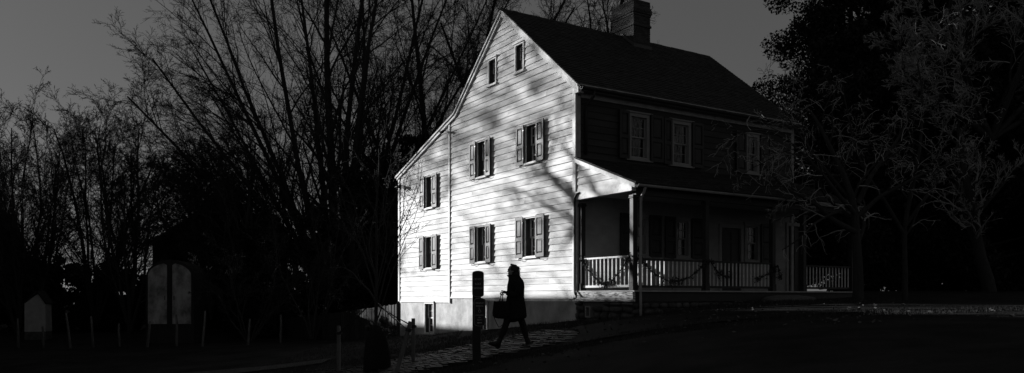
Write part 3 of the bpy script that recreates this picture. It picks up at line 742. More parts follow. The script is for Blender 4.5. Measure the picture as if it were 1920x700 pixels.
# ------------------------------------------------------------------ signs on a post
sb = Vector((-.0448 * 14.4, 14.4, 0)); sb.z = g1(sb.x, sb.y)
sg = empty('sign_post', sb, 0, 'dark wooden post carrying two dark signs, in front of the lit wall beside the walker', 'sign')
p = MB(); p.box(-.078, .072, -.07, .07, -.3, 1.52); p.add([(-.078, -.07, 1.52), (.072, -.07, 1.52), (.072, .07, 1.52), (-.078, .07, 1.52), (-.045, -.05, 1.60), (.04, -.05, 1.60), (.04, .05, 1.60), (-.045, .05, 1.60)], [(4, 5, 6, 7), (0, 1, 5, 4), (1, 2, 6, 5), (2, 3, 7, 6), (3, 0, 4, 7)])
p.build('post', M_SPOST, sg, bevel=.012)
def arch_outline(w, h, k=14, rr=.55):
    """board with round-shouldered top and bottom"""
    pts = []; r_ = w * .5; a = h / 2 - r_ * rr
    for j in range(k + 1):
        th = math.pi * j / k; pts.append((r_ * math.cos(th), a + r_ * rr * math.sin(th) ** .8))
    for j in range(k + 1):
        th = math.pi + math.pi * j / k; pts.append((r_ * math.cos(th), -a - r_ * rr * abs(math.sin(th)) ** .8))
    return pts
def text_mesh(body, size, loc, parent, width=None):
    cu = bpy.data.curves.new('t', 'FONT'); cu.body = body; cu.size = size; cu.align_x = 'CENTER'; cu.align_y = 'CENTER'; cu.extrude = .0015
    o = bpy.data.objects.new('t', cu); COL.objects.link(o); bpy.context.view_layer.update()
    me = bpy.data.meshes.new_from_object(o.evaluated_get(bpy.context.evaluated_depsgraph_get())); w = o.dimensions.x
    bpy.data.objects.remove(o)
    sx = width / w if width else 1.
    n = link_mesh('lettering', me, M_LETTER, parent); n.location = loc; n.rotation_euler = (R(90), 0, 0); n.scale = (sx, 1, 1); return n
def sign_board(cx, cz, w, h, lines, symbol=False):
    b = MB(); o_ = arch_outline(w, h); b.prism([(cx + x, -.085, cz + z) for x, z in o_], (0, .014, 0)); bo = b.build('sign_board', M_SIGN, sg)
    rm = MB(); pr = [(cx + x * .93, -.087, cz + z * .97) for x, z in o_]; pr.append(pr[0]); rm.tube(pr, .0025, 4, False); rm.build('border', M_LETTER, bo)
    for txt, zz, s_, wd in lines: text_mesh(txt, s_, (cx, -.0875, cz + zz), bo, wd)
    return bo
px1 = 1472 / 14.4
sign_board(.026, (675 - 532.5) / px1, .215, .485, [("DO NOT", .085, .052, .125), ("BLOCK", .0, .052, .11), ("DRIVEWAY", -.08, .052, .165)])
lb = sign_board(.055, (675 - 585) / px1, .215, .525, [("HANDICAP", .165, .04, .145), ("PARKING", .11, .04, .13), ("AVAILABLE", -.055, .034, .145), ("ON", -.10, .034, .045), ("SOUTH", -.142, .034, .09)])
sy = MB(); cx, cz = .052, (675 - 585) / px1 + .03
sy.tube([(cx - .008, -.0875, cz + .05), (cx - .006, -.0875, cz + .012), (cx + .018, -.0875, cz + .010), (cx + .026, -.0875, cz - .018), (cx + .036, -.0875, cz - .016)], .0035, 5)
sy.tube([(cx - .007 + .001 * math.cos(a), -.0875, cz + .06 + .001 * math.sin(a)) for a in (0, 2, 4)], .006, 6)
sy.tube([(cx + .002 + .022 * math.cos(a), -.0875, cz - .012 + .022 * math.sin(a)) for a in [R(110 + 25 * i) for i in range(10)]], .003, 5)
sy.build('wheelchair_symbol', M_LETTER, lb)
ar = MB(); za = (675 - 585) / px1 - .195
ar.prism([(cx - .045, -.0885, za), (cx - .02, -.0885, za + .016), (cx - .02, -.0885, za + .006), (cx + .045, -.0885, za + .006), (cx + .045, -.0885, za - .006), (cx - .02, -.0885, za - .006), (cx - .02, -.0885, za - .016)], (0, .003, 0))
ar.build('arrow', M_LETTER, lb)

# ------------------------------------------------------------------ the walker
pb = Vector((.02, 15.1, 0)); pb.z = g1(pb.x, pb.y) + .012
def skin_obj(name, verts, edges, rad, m, parent=None, sub=2, rootv=0):
    me = bpy.data.meshes.new(name); me.from_pydata(verts, edges, []); me.materials.append(m)
    o = bpy.data.objects.new(name, me); COL.objects.link(o)
    if parent is not None: o.parent = parent
    sk = o.modifiers.new("skin", 'SKIN'); sk.use_smooth_shade = True
    sv_ = me.skin_vertices[0].data
    for i, r_ in enumerate(rad):
        sv_[i].radius = (r_, r_) if not isinstance(r_, tuple) else r_; sv_[i].use_root = (i == rootv)
    sb_ = o.modifiers.new("sub", 'SUBSURF'); sb_.levels = sub; sb_.render_levels = sub
    return o
SV = []; SE = []; SRd = []
def sk(p, r_, parent=None):
    SV.append(p); SRd.append(r_); i = len(SV) - 1
    if parent is not None: SE.append((parent, i))
    return i
pel = sk((.04, 0, .88), (.15, .12)); sp1 = sk((.04, 0, 1.02), (.13, .1), pel); chs = sk((.06, 0, 1.2), (.15, .11), sp1); nb = sk((.045, 0, 1.33), .06, chs); nk = sk((.02, 0, 1.40), .05, nb)
hd1 = sk((.0, 0, 1.455), (.062, .07), nk); hd2 = sk((.005, 0, 1.52), (.074, .09), hd1); hd3 = sk((.01, 0, 1.575), (.05, .06), hd2)
for sgn, knee, ank, heel, toe in ((-1, (-.135, -.09, .47), (-.262, -.08, .13), (-.285, -.08, .06), (-.40, -.085, .085)), (1, (.20, .09, .44), (.275, .085, .12), (.30, .085, .06), (.19, .085, .04))):
    h_ = sk((.02 + .03 * sgn, .09 * sgn, .83), .088, pel); k_ = sk(knee, .068, h_)
    cf = sk(tuple(knee[c] * .55 + ank[c] * .45 for c in range(3)), .064, k_); a_ = sk(ank, .038, cf); he = sk(heel, .035, a_); sk(toe, .03, he)
fing = []
for sgn in (-1, 1):
    s_ = sk((.07, .15 * sgn, 1.29), .055, chs); e_ = sk((.085, .215 * sgn, 1.05), .045, s_)
    wr = (-.14, -.16, 1.075) if sgn < 0 else (-.10, .10, 1.07)
    w_ = sk(wr, .026, e_); pm = sk((wr[0] - .045, wr[1] + .0, wr[2] + .0), (.034, .018), w_); fing.append((pm, wr, sgn))
for pm, wr, sgn in fing:
    x, y, z = wr[0] - .08, wr[1], wr[2]
    for j, (dy, L) in enumerate(((-.026, .9), (-.009, 1.), (.009, .95), (.026, .75))):
        f1 = sk((x, y + dy, z + .004), .0095, pm); f2 = sk((x - .024 * L, y + dy, z - .012), .009, f1); f3 = sk((x - .018 * L, y + dy, z - .036 * L), .008, f2); sk((x + .004, y + dy, z - .044 * L), .007, f3)
    t1 = sk((wr[0] - .03, y + .03 * -sgn, z + .022), .011, pm); t2 = sk((wr[0] - .062, y + .028 * -sgn, z + .036), .010, t1); sk((wr[0] - .088, y + .018 * -sgn, z + .03), .008, t2)
person = skin_obj('person', SV, SE, SRd, M_TIGHT, None, 2, pel); person.location = pb
tag(person, 'person in long dark coat and sunglasses walking past the lit wall, carrying a tote bag', 'person')
# face and hands
fc = MB()
def ell(mb, c, rx, ry, rz, k=16, n=10, warp=None):
    rings = []
    for i in range(1, n):
        ph = math.pi * i / n; ring = []
        for j in range(k):
            th = 2 * math.pi * j / k; p = [c[0] + rx * math.sin(ph) * math.cos(th), c[1] + ry * math.sin(ph) * math.sin(th), c[2] - rz * math.cos(ph)]
            if warp: p = warp(p)
            ring.append(tuple(p))
        rings.append(ring)
    mb.rings(rings)
ell(fc, (-.012, 0, 1.497), .083, .070, .108, 20, 16, lambda p: [p[0] + (.03 if False else 0) - (.012 if p[2] < 1.44 and p[0] < -.03 else 0), p[1] * (1 if p[2] > 1.45 else .85), p[2]])
fc.rings([[(-.085, -.012, 1.515), (-.085, .012, 1.515), (-.08, .012, 1.52), (-.08, -.012, 1.52)], [(-.112, -.013, 1.478), (-.112, .013, 1.478), (-.085, .016, 1.49), (-.085, -.016, 1.49)], [(-.098, -.011, 1.468), (-.098, .011, 1.468), (-.08, .014, 1.47), (-.08, -.014, 1.47)]])
ell(fc, (-.088, 0, 1.447), .012, .024, .006); ell(fc, (-.088, 0, 1.436), .013, .022, .007); ell(fc, (-.078, 0, 1.412), .02, .024, .018)
for s_ in (-1, 1): ell(fc, (.0, .072 * s_, 1.495), .018, .01, .032)
fc.build('face', M_SKIN, person, True)
gl = MB()
for s_ in (-1, 1):
    ell(gl, (-.094, .031 * s_, 1.513), .008, .027, .021); gl.tube([(-.088, .058 * s_, 1.52), (-.04, .077 * s_, 1.518), (.01, .076 * s_, 1.51)], .004, 5)
gl.tube([(-.1, -.01, 1.52), (-.102, 0, 1.522), (-.1, .01, 1.52)], .003, 5); gl.build('sunglasses', M_BLACK, person, True)
hr = MB(); ell(hr, (.026, 0, 1.512), .103, .09, .102, 22, 16, lambda p: [p[0] + (.045 * max(0, (1.50 - p[2]) / .1) if p[0] < -.02 else 0.012 * math.sin(p[2] * 90)), p[1] + .004 * math.sin(p[2] * 70 + p[0] * 60), p[2]])
ell(hr, (.06, 0, 1.43), .068, .085, .10, 18, 12)
rh = random.Random(3)
for i in range(120):
    a = rh.uniform(-1, 1); y = .075 * a; z = rh.uniform(1.43, 1.59); x0 = .06 - .03 * a * a; L = rh.uniform(.03, .10)
    hr.tube([(x0, y, z), (x0 + L * .6, y * 1.03, z - L * .25), (x0 + L * 1.0, y * 1.05, z - L * rh.uniform(.4, 1.1))], [.006, .004, .001], 3)
for i in range(40):
    y = rh.uniform(-.05, .05); x0 = rh.uniform(-.05, .03); hr.tube([(x0, y, 1.60), (x0 - .01, y, 1.615), (x0 + rh.uniform(-.03, .03), y, 1.622 + rh.uniform(0, .012))], [.005, .003, .001], 3)
hr.build('hair', M_HAIR, person, True)
# coat: closed outer surface with a turned-up hem, collar and two sleeves
def ering(cx, hx, hy, z, k=28, tilt=0., fold=0., ph=0.):
    out = []
    for j in range(k):
        th = 2 * math.pi * j / k; c, s_ = math.cos(th), math.sin(th); f = 1 + fold * math.sin(th * 7 + ph) * .5 + fold * math.sin(th * 4 + ph * 1.7) * .5
        sx = abs(c) ** .85 * (1 if c > 0 else -1); sy_ = abs(s_) ** .85 * (1 if s_ > 0 else -1)
        out.append((cx + hx * sx * f, hy * sy_ * f, z + tilt * sx))
    return out
prof = [(-.19, .245, .565, .165, .03), (-.18, .262, .60, .175, .03), (-.165, .255, .72, .18, .02), (-.145, .238, .87, .185, .015), (-.12, .218, .99, .18, .012), (-.118, .218, 1.10, .19, .01), (-.115, .222, 1.19, .205, .008),
        (-.10, .215, 1.265, .215, .005), (-.09, .185, 1.325, .18, .0), (-.09, .15, 1.365, .125, .0), (-.11, .135, 1.395, .095, .0), (-.12, .13, 1.415, .095, .0)]
ct = MB(); rings = []
for i, (f_, b_, z, hy, fo) in enumerate(prof):
    rings.append([(p[0], p[1], p[2] - (.055 * math.cos((p[0] - .02) * 7) if i == 0 else 0)) for p in ering((f_ + b_) / 2, (b_ - f_) / 2, hy, z, fold=fo, ph=z * 3, tilt=.025 if i < 2 else 0)])
inner = [[(q[0] * .96 + .002, q[1] * .96, q[2] + .05) for q in rings[0]]]
nt = rings[-1]; inn = [[((q[0] - .0) * .86, q[1] * .86, q[2] - .02) for q in nt]]
ct.rings(inner + rings + inn)
for sgn, wr in ((-1, (-.12, -.165, 1.072)), (1, (-.085, .105, 1.068))):
    ct.tube([(.07, .12 * sgn, 1.30), (.085, .2 * sgn, 1.25), (.095, .235 * sgn, 1.14), (.09, .235 * sgn, 1.05), (.02, .215 * sgn, 1.03), (-.05, (wr[1] * .6 + .08 * sgn), 1.05), wr], [.06, .075, .07, .066, .06, .052, .046], 14)
ct.build('coat', M_COAT, person, True)
# boots
for (he, to, an, sgn) in (((-.275, -.08, .0), (-.475, -.085, .085), (-.255, -.08, .17), -1), ((.355, .085, .0), (.145, .085, .0), (.275, .085, .17), 1)):
    b = MB(); he, to, an = Vector(he), Vector(to), Vector(an); d = (to - he); L = d.length; d.normalize(); up = Vector((-d.z, 0, d.x)) if d.x > 0 else Vector((d.z, 0, -d.x)); sd_ = Vector((0, 1, 0))
    def sec(s, hw, h, z0=.0):
        c = he + d * (L * s); return [tuple(c + sd_ * (hw * math.cos(a)) + up * (z0 + (h - z0) * .5 * (1 + math.sin(a)))) for a in [2 * math.pi * j / 14 for j in range(14)]]
    b.rings([sec(-.06, .02, .07, .02), sec(-.02, .036, .11), sec(.2, .042, .14), sec(.4, .042, .125), sec(.6, .047, .10), sec(.8, .049, .085), sec(.94, .04, .07), sec(1.02, .015, .045, .012)])
    c0 = he + d * (L * .22) + up * .05
    b.tube([tuple(c0), tuple(c0 * .5 + an * .5 + Vector((0, 0, .01))), tuple(an), tuple(an + (an - c0) * .25)], [.055, .054, .054, .058], 14)
    hb = he + d * (L * .14); b.obox(tuple(hb + up * .012), d * (L * .13), sd_ * .03, up * .02)
    b.build('boot', M_BOOT, person, True)
# tote bag hung from the near hand
bagp = pb + Vector((-.215, -.16, 1.06))
bag = empty('tote_bag', bagp, 0, 'dark soft tote bag with a dangling strap held by the walking person', 'bag')
b = MB(); rr = []
for z, x0, x1, hy in ((-.155, -.15, .14, .03), (-.17, -.155, .145, .045), (-.28, -.168, .15, .062), (-.38, -.178, .15, .07), (-.435, -.175, .14, .072), (-.465, -.13, .12, .06), (-.48, -.06, .08, .04)):
    rr.append([((x0 + x1) / 2 + (x1 - x0) / 2 * abs(math.cos(a)) ** .6 * (1 if math.cos(a) > 0 else -1), hy * abs(math.sin(a)) ** .7 * (1 if math.sin(a) > 0 else -1), z + .006 * math.sin(a * 3 + z * 20)) for a in [2 * math.pi * j / 24 for j in range(24)]])
b.rings(rr); b.build('bag_body', M_COAT, bag, True)
for s_ in (-1, 1):
    h = MB(); h.tube([(-.055, .035 * s_, -.2), (-.045, .036 * s_, -.14), (-.012, .015 * s_, -.04), (.005, .004 * s_, -.005), (.014, .015 * s_, -.04), (.014, .03 * s_, -.13), (.014, .035 * s_, -.2)], .010, 6); h.build('handle', M_BOOT, bag, True)
h = MB(); h.tube([(-.17, -.05, -.36), (-.155, -.06, -.43), (-.11, -.065, -.54), (-.055, -.06, -.645), (.02, -.06, -.60), (.06, -.05, -.45)], .0075, 5); h.build('strap', M_BOOT, bag, True)

# ------------------------------------------------------------------ staked young tree with a slatted watering bag
yt = Vector((-.1726 * 16.3, 16.3, 0)); yt.z = g1(yt.x, yt.y)
def YT(px, py, dy=0.):  # point in the young tree's own upright plane
    Y = 16.3 + dy; return ((px - 960) / 1472 * Y - yt.x, dy, (557 - py) / 1472 * Y - yt.z)
tw = [([(0, 0, -.2), (.01, 0, 1.0), (.0, .02, 1.8), (.03, 0, 2.6), (.0, .05, 3.4), (.05, 0, 4.6)], .05, .012),
      ([(.0, 0, 1.3), YT(735, 480, .2), YT(752, 430, .4), YT(778, 372, .5), YT(789, 330, .6)], .018, .005),
      ([(.0, 0, 1.0), YT(738, 505, -.1), YT(758, 450, 0), YT(783, 400, .1), YT(787, 375, .2)], .015, .004),
      ([(.0, 0, 1.6), YT(740, 440, .3), YT(760, 395, .3), YT(759, 350, .3), YT(768, 322, .4)], .014, .004),
      ([(.0, 0, 1.5), YT(680, 470, 0), YT(655, 420, .2), YT(640, 360, .3)], .02, .005),
      ([(.0, 0, 1.9), YT(672, 420, .3), YT(662, 370, .5), YT(640, 330, .4)], .017, .005),
      ([(.0, 0, 2.3), YT(720, 360, .3), YT(735, 300, .3), YT(755, 300, .2)], .017, .005)]
bare_tree('young_tree', yt, None, [dict(m=9, ang=(.35, .9), L=.42, rr=.6, n=5, wob=.16, trop=.05, tmin=.3), dict(m=5, ang=(.4, 1.), L=.45, rr=.7, n=4, wob=.2, trop=.02)], 77,
          'slender bare young tree held by stakes in front of the board fence', 'tree', rmin=.0035, polys=tw)
wb = MB(); rr = []
for z, r_ in ((-.05, .27), (.1, .28), (.35, .26), (.6, .22), (.78, .17), (.88, .11), (.93, .07)):
    rr.append([(r_ * math.cos(a) * (1 + .09 * math.sin(a * 5 + z * 4)) , r_ * math.sin(a) * (1 + .09 * math.cos(a * 4)), z + .02 * math.sin(a * 3)) for a in [2 * math.pi * j / 26 for j in range(26)]])
wb.rings(rr); o = wb.build('watering_bag', M_COAT, None, True); o.location = yt; tag(o, 'dark bulky watering bag wrapped round the foot of the young tree', 'bag')
def stake(base, top, w, label):
    root = empty('wooden_stake', base, 0, label, 'stake', 'stakes round the young tree')
    d = Vector(top); q = d.normalized(); a = q.cross(Vector((0, 1, 0))).normalized(); c = q.cross(a)
    m = MB(); m.obox(tuple(d * .5 - q * .1), tuple(a * w), tuple(c * w), tuple(q * (d.length / 2 + .1))); m.build('post', M_STAKE, root, bevel=.006)
    m = MB(); e = d - q * .17; m.tube([tuple(e - q * .03), tuple(e + q * .03)], w * 1.55, 8); m.tube([tuple(e + Vector((w, 0, 0))), tuple(e + Vector((w * 2.2, -.02, .01)))], .012, 5); m.build('strap_band', M_BLACK, root)
    return root, Vector(base) + e
s1b = Vector((-.147 * 14.9, 14.9, g1(-.147 * 14.9, 14.9))); s1, e1 = stake(s1b, (.252, .1, .98), .037, 'leaning wooden stake, nearest of the stakes round the young tree')
s2b = Vector((-.1257 * 16.6, 16.6, g1(-.1257 * 16.6, 16.6))); s2, e2 = stake(s2b, (.0, 0, .93), .036, 'upright wooden stake between the young tree and the basement window')
s3b = Vector((-.2208 * 17.6, 17.6, g1(-.2208 * 17.6, 17.6))); s3, e3 = stake(s3b, (.0, 0, 1.03), .036, 'upright wooden stake standing left of the young tree')
for e, hgt, lab in ((e1, 1.42, 'dark strap from the young tree to the leaning stake'), (e2, 1.36, 'dark strap from the young tree to the upright stake by the basement window'), (e3, 1.5, 'dark strap from the young tree to the stake left of it')):
    a = yt + Vector((0, 0, hgt)); m = MB(); m.tube([(0, 0, 0), tuple((e - a) * .5 + Vector((0, 0, -.02))), tuple(e - a)], .013, 5); o = m.build('tree_strap', M_BLACK, None); o.location = a
    tag(o, lab, 'strap', 'straps of the staked tree')

# ------------------------------------------------------------------ grass, leaves
def blades(name, regions, n, seed, hmin, hmax, m, width=.006):
    rng = np.random.default_rng(seed); P = []
    for (x0, x1, y0, y1, wt) in regions:
        k = int(n * wt); P.append(np.stack([rng.uniform(x0, x1, k), rng.uniform(y0, y1, k)], 1))
    P = np.concatenate(P); keep = np.sin(P[:, 0] * 3.1 + 1.7 * np.sin(P[:, 1] * 2.3)) + rng.normal(size=len(P)) * .6 > -.5; P = P[keep]
    loc = P @ np.array([[1.], [0]]); v = (P[:, 0] - C0.x) * D2.x + (P[:, 1] - C0.y) * D2.y; u = (P[:, 0] - C0.x) * D1.x + (P[:, 1] - C0.y) * D1.y
    P = P[~((v > -.05) & (u > -2.1))]
    n = len(P); z = gz(P[:, 0], P[:, 1]) - .02; h = rng.uniform(hmin, hmax, n); a = rng.uniform(0, 2 * np.pi, n); l = rng.normal(size=(n, 2)) * .35 * h[:, None]
    B = np.stack([P[:, 0], P[:, 1], z], 1); dx = np.stack([np.cos(a), np.sin(a), np.zeros(n)], 1) * width
    V = np.stack([B - dx, B + dx, B + np.stack([l[:, 0], l[:, 1], h], 1)], 1).reshape(-1, 3)
    return tag(np_mesh(name, V, np.arange(3 * n).reshape(n, 3), m), kind='stuff')
blades('grass', [(-6.5, 1.7, 17.6, 21.5, .25), (-7, -1.5, 21.5, 28.4, .2), (1.2, 9, 16.9, 19.6, .2), (-6, 9, 12.7, 14.0, .4), (-12, -5, 14, 22, .15)], 70000, 3, .04, .10, M_GRASS)
rng = np.random.default_rng(9); n = 1100; P = np.stack([rng.uniform(-6, 8, n), rng.uniform(10.8, 19.2, n)], 1); C = np.stack([P[:, 0], P[:, 1], gz(P[:, 0], P[:, 1]) + .05], 1)
V, Q = leaf_quads(rng, C, .03, .8); tag(np_mesh('fallen_leaves', V, Q, M_DRYLEAF), kind='stuff')
# low pale rocks in the bank right of the walker
for i, (px_, Y, s_) in enumerate(((1478, 20., .3), (1500, 20.5, .2), (1455, 19.8, .14))):
    X = (px_ - 960) / 1472 * Y; m = MB(); rr = random.Random(i); rings = []
    for z, f in ((-.1, 1.), (.02, 1.05), (.06, .8), (.085, .4)): rings.append([(s_ * 2.2 * f * math.cos(a) * rr.uniform(.85, 1.1), s_ * f * math.sin(a) * rr.uniform(.85, 1.1), z * (s_ / .2)) for a in [2 * math.pi * j / 12 for j in range(12)]])
    m.rings(rings); o = m.build('rock', M_MORT, None, True); o.location = (X, Y, g1(X, Y)); o.rotation_euler = (0, 0, .3 * i)
    tag(o, ('largest flat pale rock in the dark bank below the porch steps', 'flat pale rock just right of the largest rock in the bank', 'smallest flat pale rock, left of the largest in the bank')[i], 'rock', 'rocks in the bank')

# ------------------------------------------------------------------ trees behind the house
LV = lambda m1, m2, m3, m4, tr=.03, L1=.5: [dict(m=m1, ang=(.3, .75), L=L1, rr=.55, n=7, wob=.09, trop=tr, tmin=.18), dict(m=m2, ang=(.3, .85), L=.48, rr=.55, n=6, wob=.12, trop=tr * .7, tmin=.15),
      dict(m=m3, ang=(.35, .9), L=.5, rr=.6, n=4, wob=.15, trop=.02, tmin=.1), dict(m=m4, ang=(.3, .8), L=.75, rr=.6, n=3, wob=.13, trop=.01, tmin=.1)]
LF = lambda m1, m2, m3, m4: [dict(m=m1, ang=(.25, .7), L=.36, rr=.45, n=8, wob=.08, trop=.0, tmin=.14, shrink=.5), dict(m=m2, ang=(.35, .9), L=.4, rr=.5, n=6, wob=.1, trop=-.005, tmin=.12, shrink=.4),
      dict(m=m3, ang=(.4, 1.), L=.42, rr=.55, n=4, wob=.14, trop=0, tmin=.15, shrink=.35), dict(m=m4, ang=(.4, 1.), L=.5, rr=.5, n=3, wob=.15, trop=0, tmin=.2, shrink=.3)]
def stems_from(dirs):
    out = []
    for (dx, dy, L, r_, h) in dirs: out.append(((dx * .25, dy * .25, h), (dx, dy, 1.0), L, r_))
    return out
B1 = Vector((-10.6, 47, 0)); B1.z = g1(B1.x, B1.y)
fan = [(-2.0, .1, 14, .13, 4.6), (-1.6, .0, 16, .16, 3.9), (-1.32, .3, 17.5, .15, 3.3), (-1.12, -.2, 15.5, .17, 2.8), (-.98, .3, 17.5, .15, 2.6), (-.85, -.1, 21, .18, 2.2), (-.72, .25, 22, .17, 1.9), (-.6, -.2, 23, .18, 1.6), (-.49, .2, 23, .17, 1.3), (-.39, -.1, 24, .2, 1.0),
       (-.29, .1, 24, .18, .8), (-.19, -.25, 25, .2, .5), (-.1, .2, 25, .22, .2), (-.02, .1, 26, .34, -.3), (.05, -.15, 25, .24, -.3), (.13, .25, 25, .19, .3), (.22, -.2, 24, .2, .6), (.31, .1, 24, .17, .8), (.42, -.1, 23, .17, 1.1), (.54, .2, 22, .16, 1.4), (.68, -.05, 21, .15, 1.8), (.85, .1, 19, .14, 2.3), (1.1, .1, 16, .12, 3.)]
fan = [(dx, dy, L * (.74 if dx < -.5 else (.85 if dx < -.3 else 1)), r_, h) for dx, dy, L, r_, h in fan]
bare_tree('bare_tree', B1, stems_from(fan), LF(17, 10, 7, 3), 101, 'huge bare tree fanning its many limbs behind the left end of the lit gable', 'tree', rmin=.007, swob=.028, strop=-.002)
B2 = Vector((-5.5, 54, 0)); B2.z = g1(B2.x, B2.y)
bare_tree('bare_tree', B2, stems_from([(-.5, .1, 19, .2, 2), (-.25, .1, 21, .22, 1.6), (.0, 0, 24, .34, -.3), (.2, -.1, 24, .24, 1.5), (.38, .1, 23, .24, 2), (.55, .1, 22, .22, 2.5), (.75, 0, 20, .2, 3), (1., .1, 17, .16, 3.3)]), LF(16, 10, 6, 3), 102,
          'bare tree with limbs leaning right, rising beside the steep left slope of the roof', 'tree', rmin=.0085, swob=.03, strop=0)
B3 = Vector((2.6, 52, 0)); B3.z = g1(B3.x, B3.y)
bare_tree('bare_tree', B3, stems_from([(-.5, 0, 18, .25, 2), (-.15, .2, 20.2, .3, 0), (.12, -.1, 20.4, .35, -.3), (.4, .1, 18.5, .25, 2)]), LV(9, 8, 7, 4), 103,
          'bare twiggy treetop showing over the roof ridge left of the chimney', 'tree', rmin=.009)
# left group: upright multi-stemmed trees
lefts = [(-28.2, 45., 12.2, 201, 'bare upright tree, nearest the left edge of the far-left group'), (-24.6, 46.5, 13.2, 202, 'tallest thin bare tree of the far-left group, left of the small hut'),
         (-21.5, 44., 11.6, 203, 'bare forked tree above the small pointed hut'), (-19.2, 49., 10.8, 204, 'bare tree between the small hut and the arched shed'), (-17.4, 45.5, 9.6, 205, 'bare bushy tree just left of the dark gabled barn'),
         (-31.5, 52., 13.5, 206, 'bare tree standing farthest back in the far-left group')]
for X, Y, H, sd_, lb_ in lefts:
    rq = random.Random(sd_); b_ = Vector((X, Y, g1(X, Y)))
    bare_tree('bare_tree', b_, stems_from([(rq.uniform(-.4, .4), rq.uniform(-.3, .3), H * rq.uniform(.75, 1.02), rq.uniform(.07, .16), rq.uniform(-.3, 1.5)) for _ in range(7)]), LF(15, 9, 6, 3), sd_, lb_, 'tree', rmin=.008, swob=.08, strop=.04)
# thin straight trunks in front of the barns
for X, Y, sd_, lb_ in ((-15.2, 44., 221, 'thin straight bare tree left of a twin trunk before the dark barn'), (-14.4, 43.6, 222, 'thin straight bare tree, right one of two before the dark barn')):
    bare_tree('bare_tree', Vector((X, Y, g1(X, Y))), [((0, 0, -.3), (.03, 0, 1), 11, .16), ((0, 0, 4), (-.4, .1, 1), 6, .08), ((0, 0, 4.6), (.5, 0, 1), 6, .08)], LV(8, 6, 5, 4), sd_, lb_, 'tree', rmin=.009, group='twin thin trunks')
# dark evergreens in the middle ground
ev = [(-12.8, 41.5, 6.2, 2.9, 16000, 301, 'dark broad evergreen under the huge bare tree, left of centre'), (-8.8, 43, 8.6, 3.2, 20000, 302, 'dark evergreen below the limbs of the huge bare tree'), (-5.6, 46, 11.0, 3.4, 24000, 303, 'tallest dark evergreen, right behind the low left roof slope'),
      (-16.9, 51, 4.6, 2.4, 9000, 304, 'dark evergreen behind the twin thin trunks'), (-1.8, 50, 13.2, 3.2, 18000, 305, 'dark evergreen peeping over the bend of the gable roof')]
for X, Y, H, rad, n, sd_, lb_ in ev: evergreen('evergreen_tree', Vector((X, Y, g1(X, Y))), H, rad, n * 2, .085, sd_, lb_, 'tree', z0=.05)
# bright little leaf-dry shrub twigs before the barns
for X, Y, H, sd_, lb_ in ((-9.0, 35.5, 6.8, 231, 'twiggy pale bare shrub before the dark barn, nearest the house'), (-12.2, 36.5, 6., 232, 'twiggy pale bare shrub in the middle of the dark barn front')):
    rq = random.Random(sd_)
    bare_tree('bare_shrub', Vector((X, Y, g1(X, Y))), stems_from([(rq.uniform(-.6, .6), rq.uniform(-.4, .4), H * rq.uniform(.6, 1.), .05, 0) for _ in range(7)]), LV(7, 6, 5, 4, .02), sd_, lb_, 'shrub', mats=(M_PBARK, M_TWIG), rmin=.006, swob=.12)
# shrub masses along the far edge: one kind copied
hx = evergreen('evergreen_shrub', Vector((-38, 56, -2.2)), 5.2, 3.2, 9000, .16, 311, 'dark rounded shrub at the far left end of the shrub belt', 'shrub', z0=.0, nclump=40, group='belt of dark shrubs behind the trees')
spots = [(-33, 57, 1.0), (-28.5, 55, .9), (-24, 58, 1.05), (-19.6, 56, .8), (-30.5, 50.5, .75), (-26, 51, .7), (-21.8, 52, .72), (7.5, 58, 1.2), (14, 56, 1.2), (19.5, 46, .8), (25, 48, .9), (31, 50, 1.0)]
labs = ['dark rounded shrub second from the left in the belt', 'dark rounded shrub third from the left behind the bare trees', 'dark rounded shrub behind the small pointed hut', 'dark rounded shrub just left of the gabled barn', 'low dark shrub in front of the belt, left of the small hut', 'low dark shrub right of the small pointed hut', 'low dark shrub left of the arched shed', 'dark rounded shrub hidden mostly by the house', 'dark rounded shrub right of the house corner', 'dark rounded shrub filling the gap under the magnolia', 'dark rounded shrub under the evergreen right of the magnolia', 'dark rounded shrub under the big evergreen farthest right']
for (X, Y, s_), lb_ in zip(spots, labs):
    c = copy_tree(hx); c.location = (X, Y, g1(X, Y) - .2); c.scale = (s_, s_, s_); c.rotation_euler = (0, 0, X); c["label"] = lb_

# ------------------------------------------------------------------ right side: dark evergreens and bare trees
evr = [(16.0, 37, 18.0, 4.4, 150000, .075, 401, 'tall dark magnolia whose ragged edge stands against the sky right of the roof'), (22.3, 40, 22, 6.2, 110000, .12, 402, 'dark evergreen right of the magnolia'),
       (30.5, 42, 22, 6., 80000, .13, 403, 'big dark evergreen behind the bare round-crowned tree on the right'), (14.6, 33.5, 11., 3.6, 70000, .09, 404, 'low dark evergreen behind the porch end'), (20.2, 34, 11.5, 4.4, 70000, .1, 405, 'low dark evergreen right of the porch'), (26.5, 36, 9, 4.4, 40000, .12, 406, 'low dark evergreen at the foot of the big evergreen on the right'),
       (37., 46, 24, 6.5, 50000, .16, 407, 'farthest right dark evergreen')]
for X, Y, H, rad, n, s_, sd_, lb_ in evr: evergreen('evergreen_tree', Vector((X, Y, g1(X, Y))), H, rad, n, s_, sd_, lb_, 'tree', z0=.03, nclump=170)
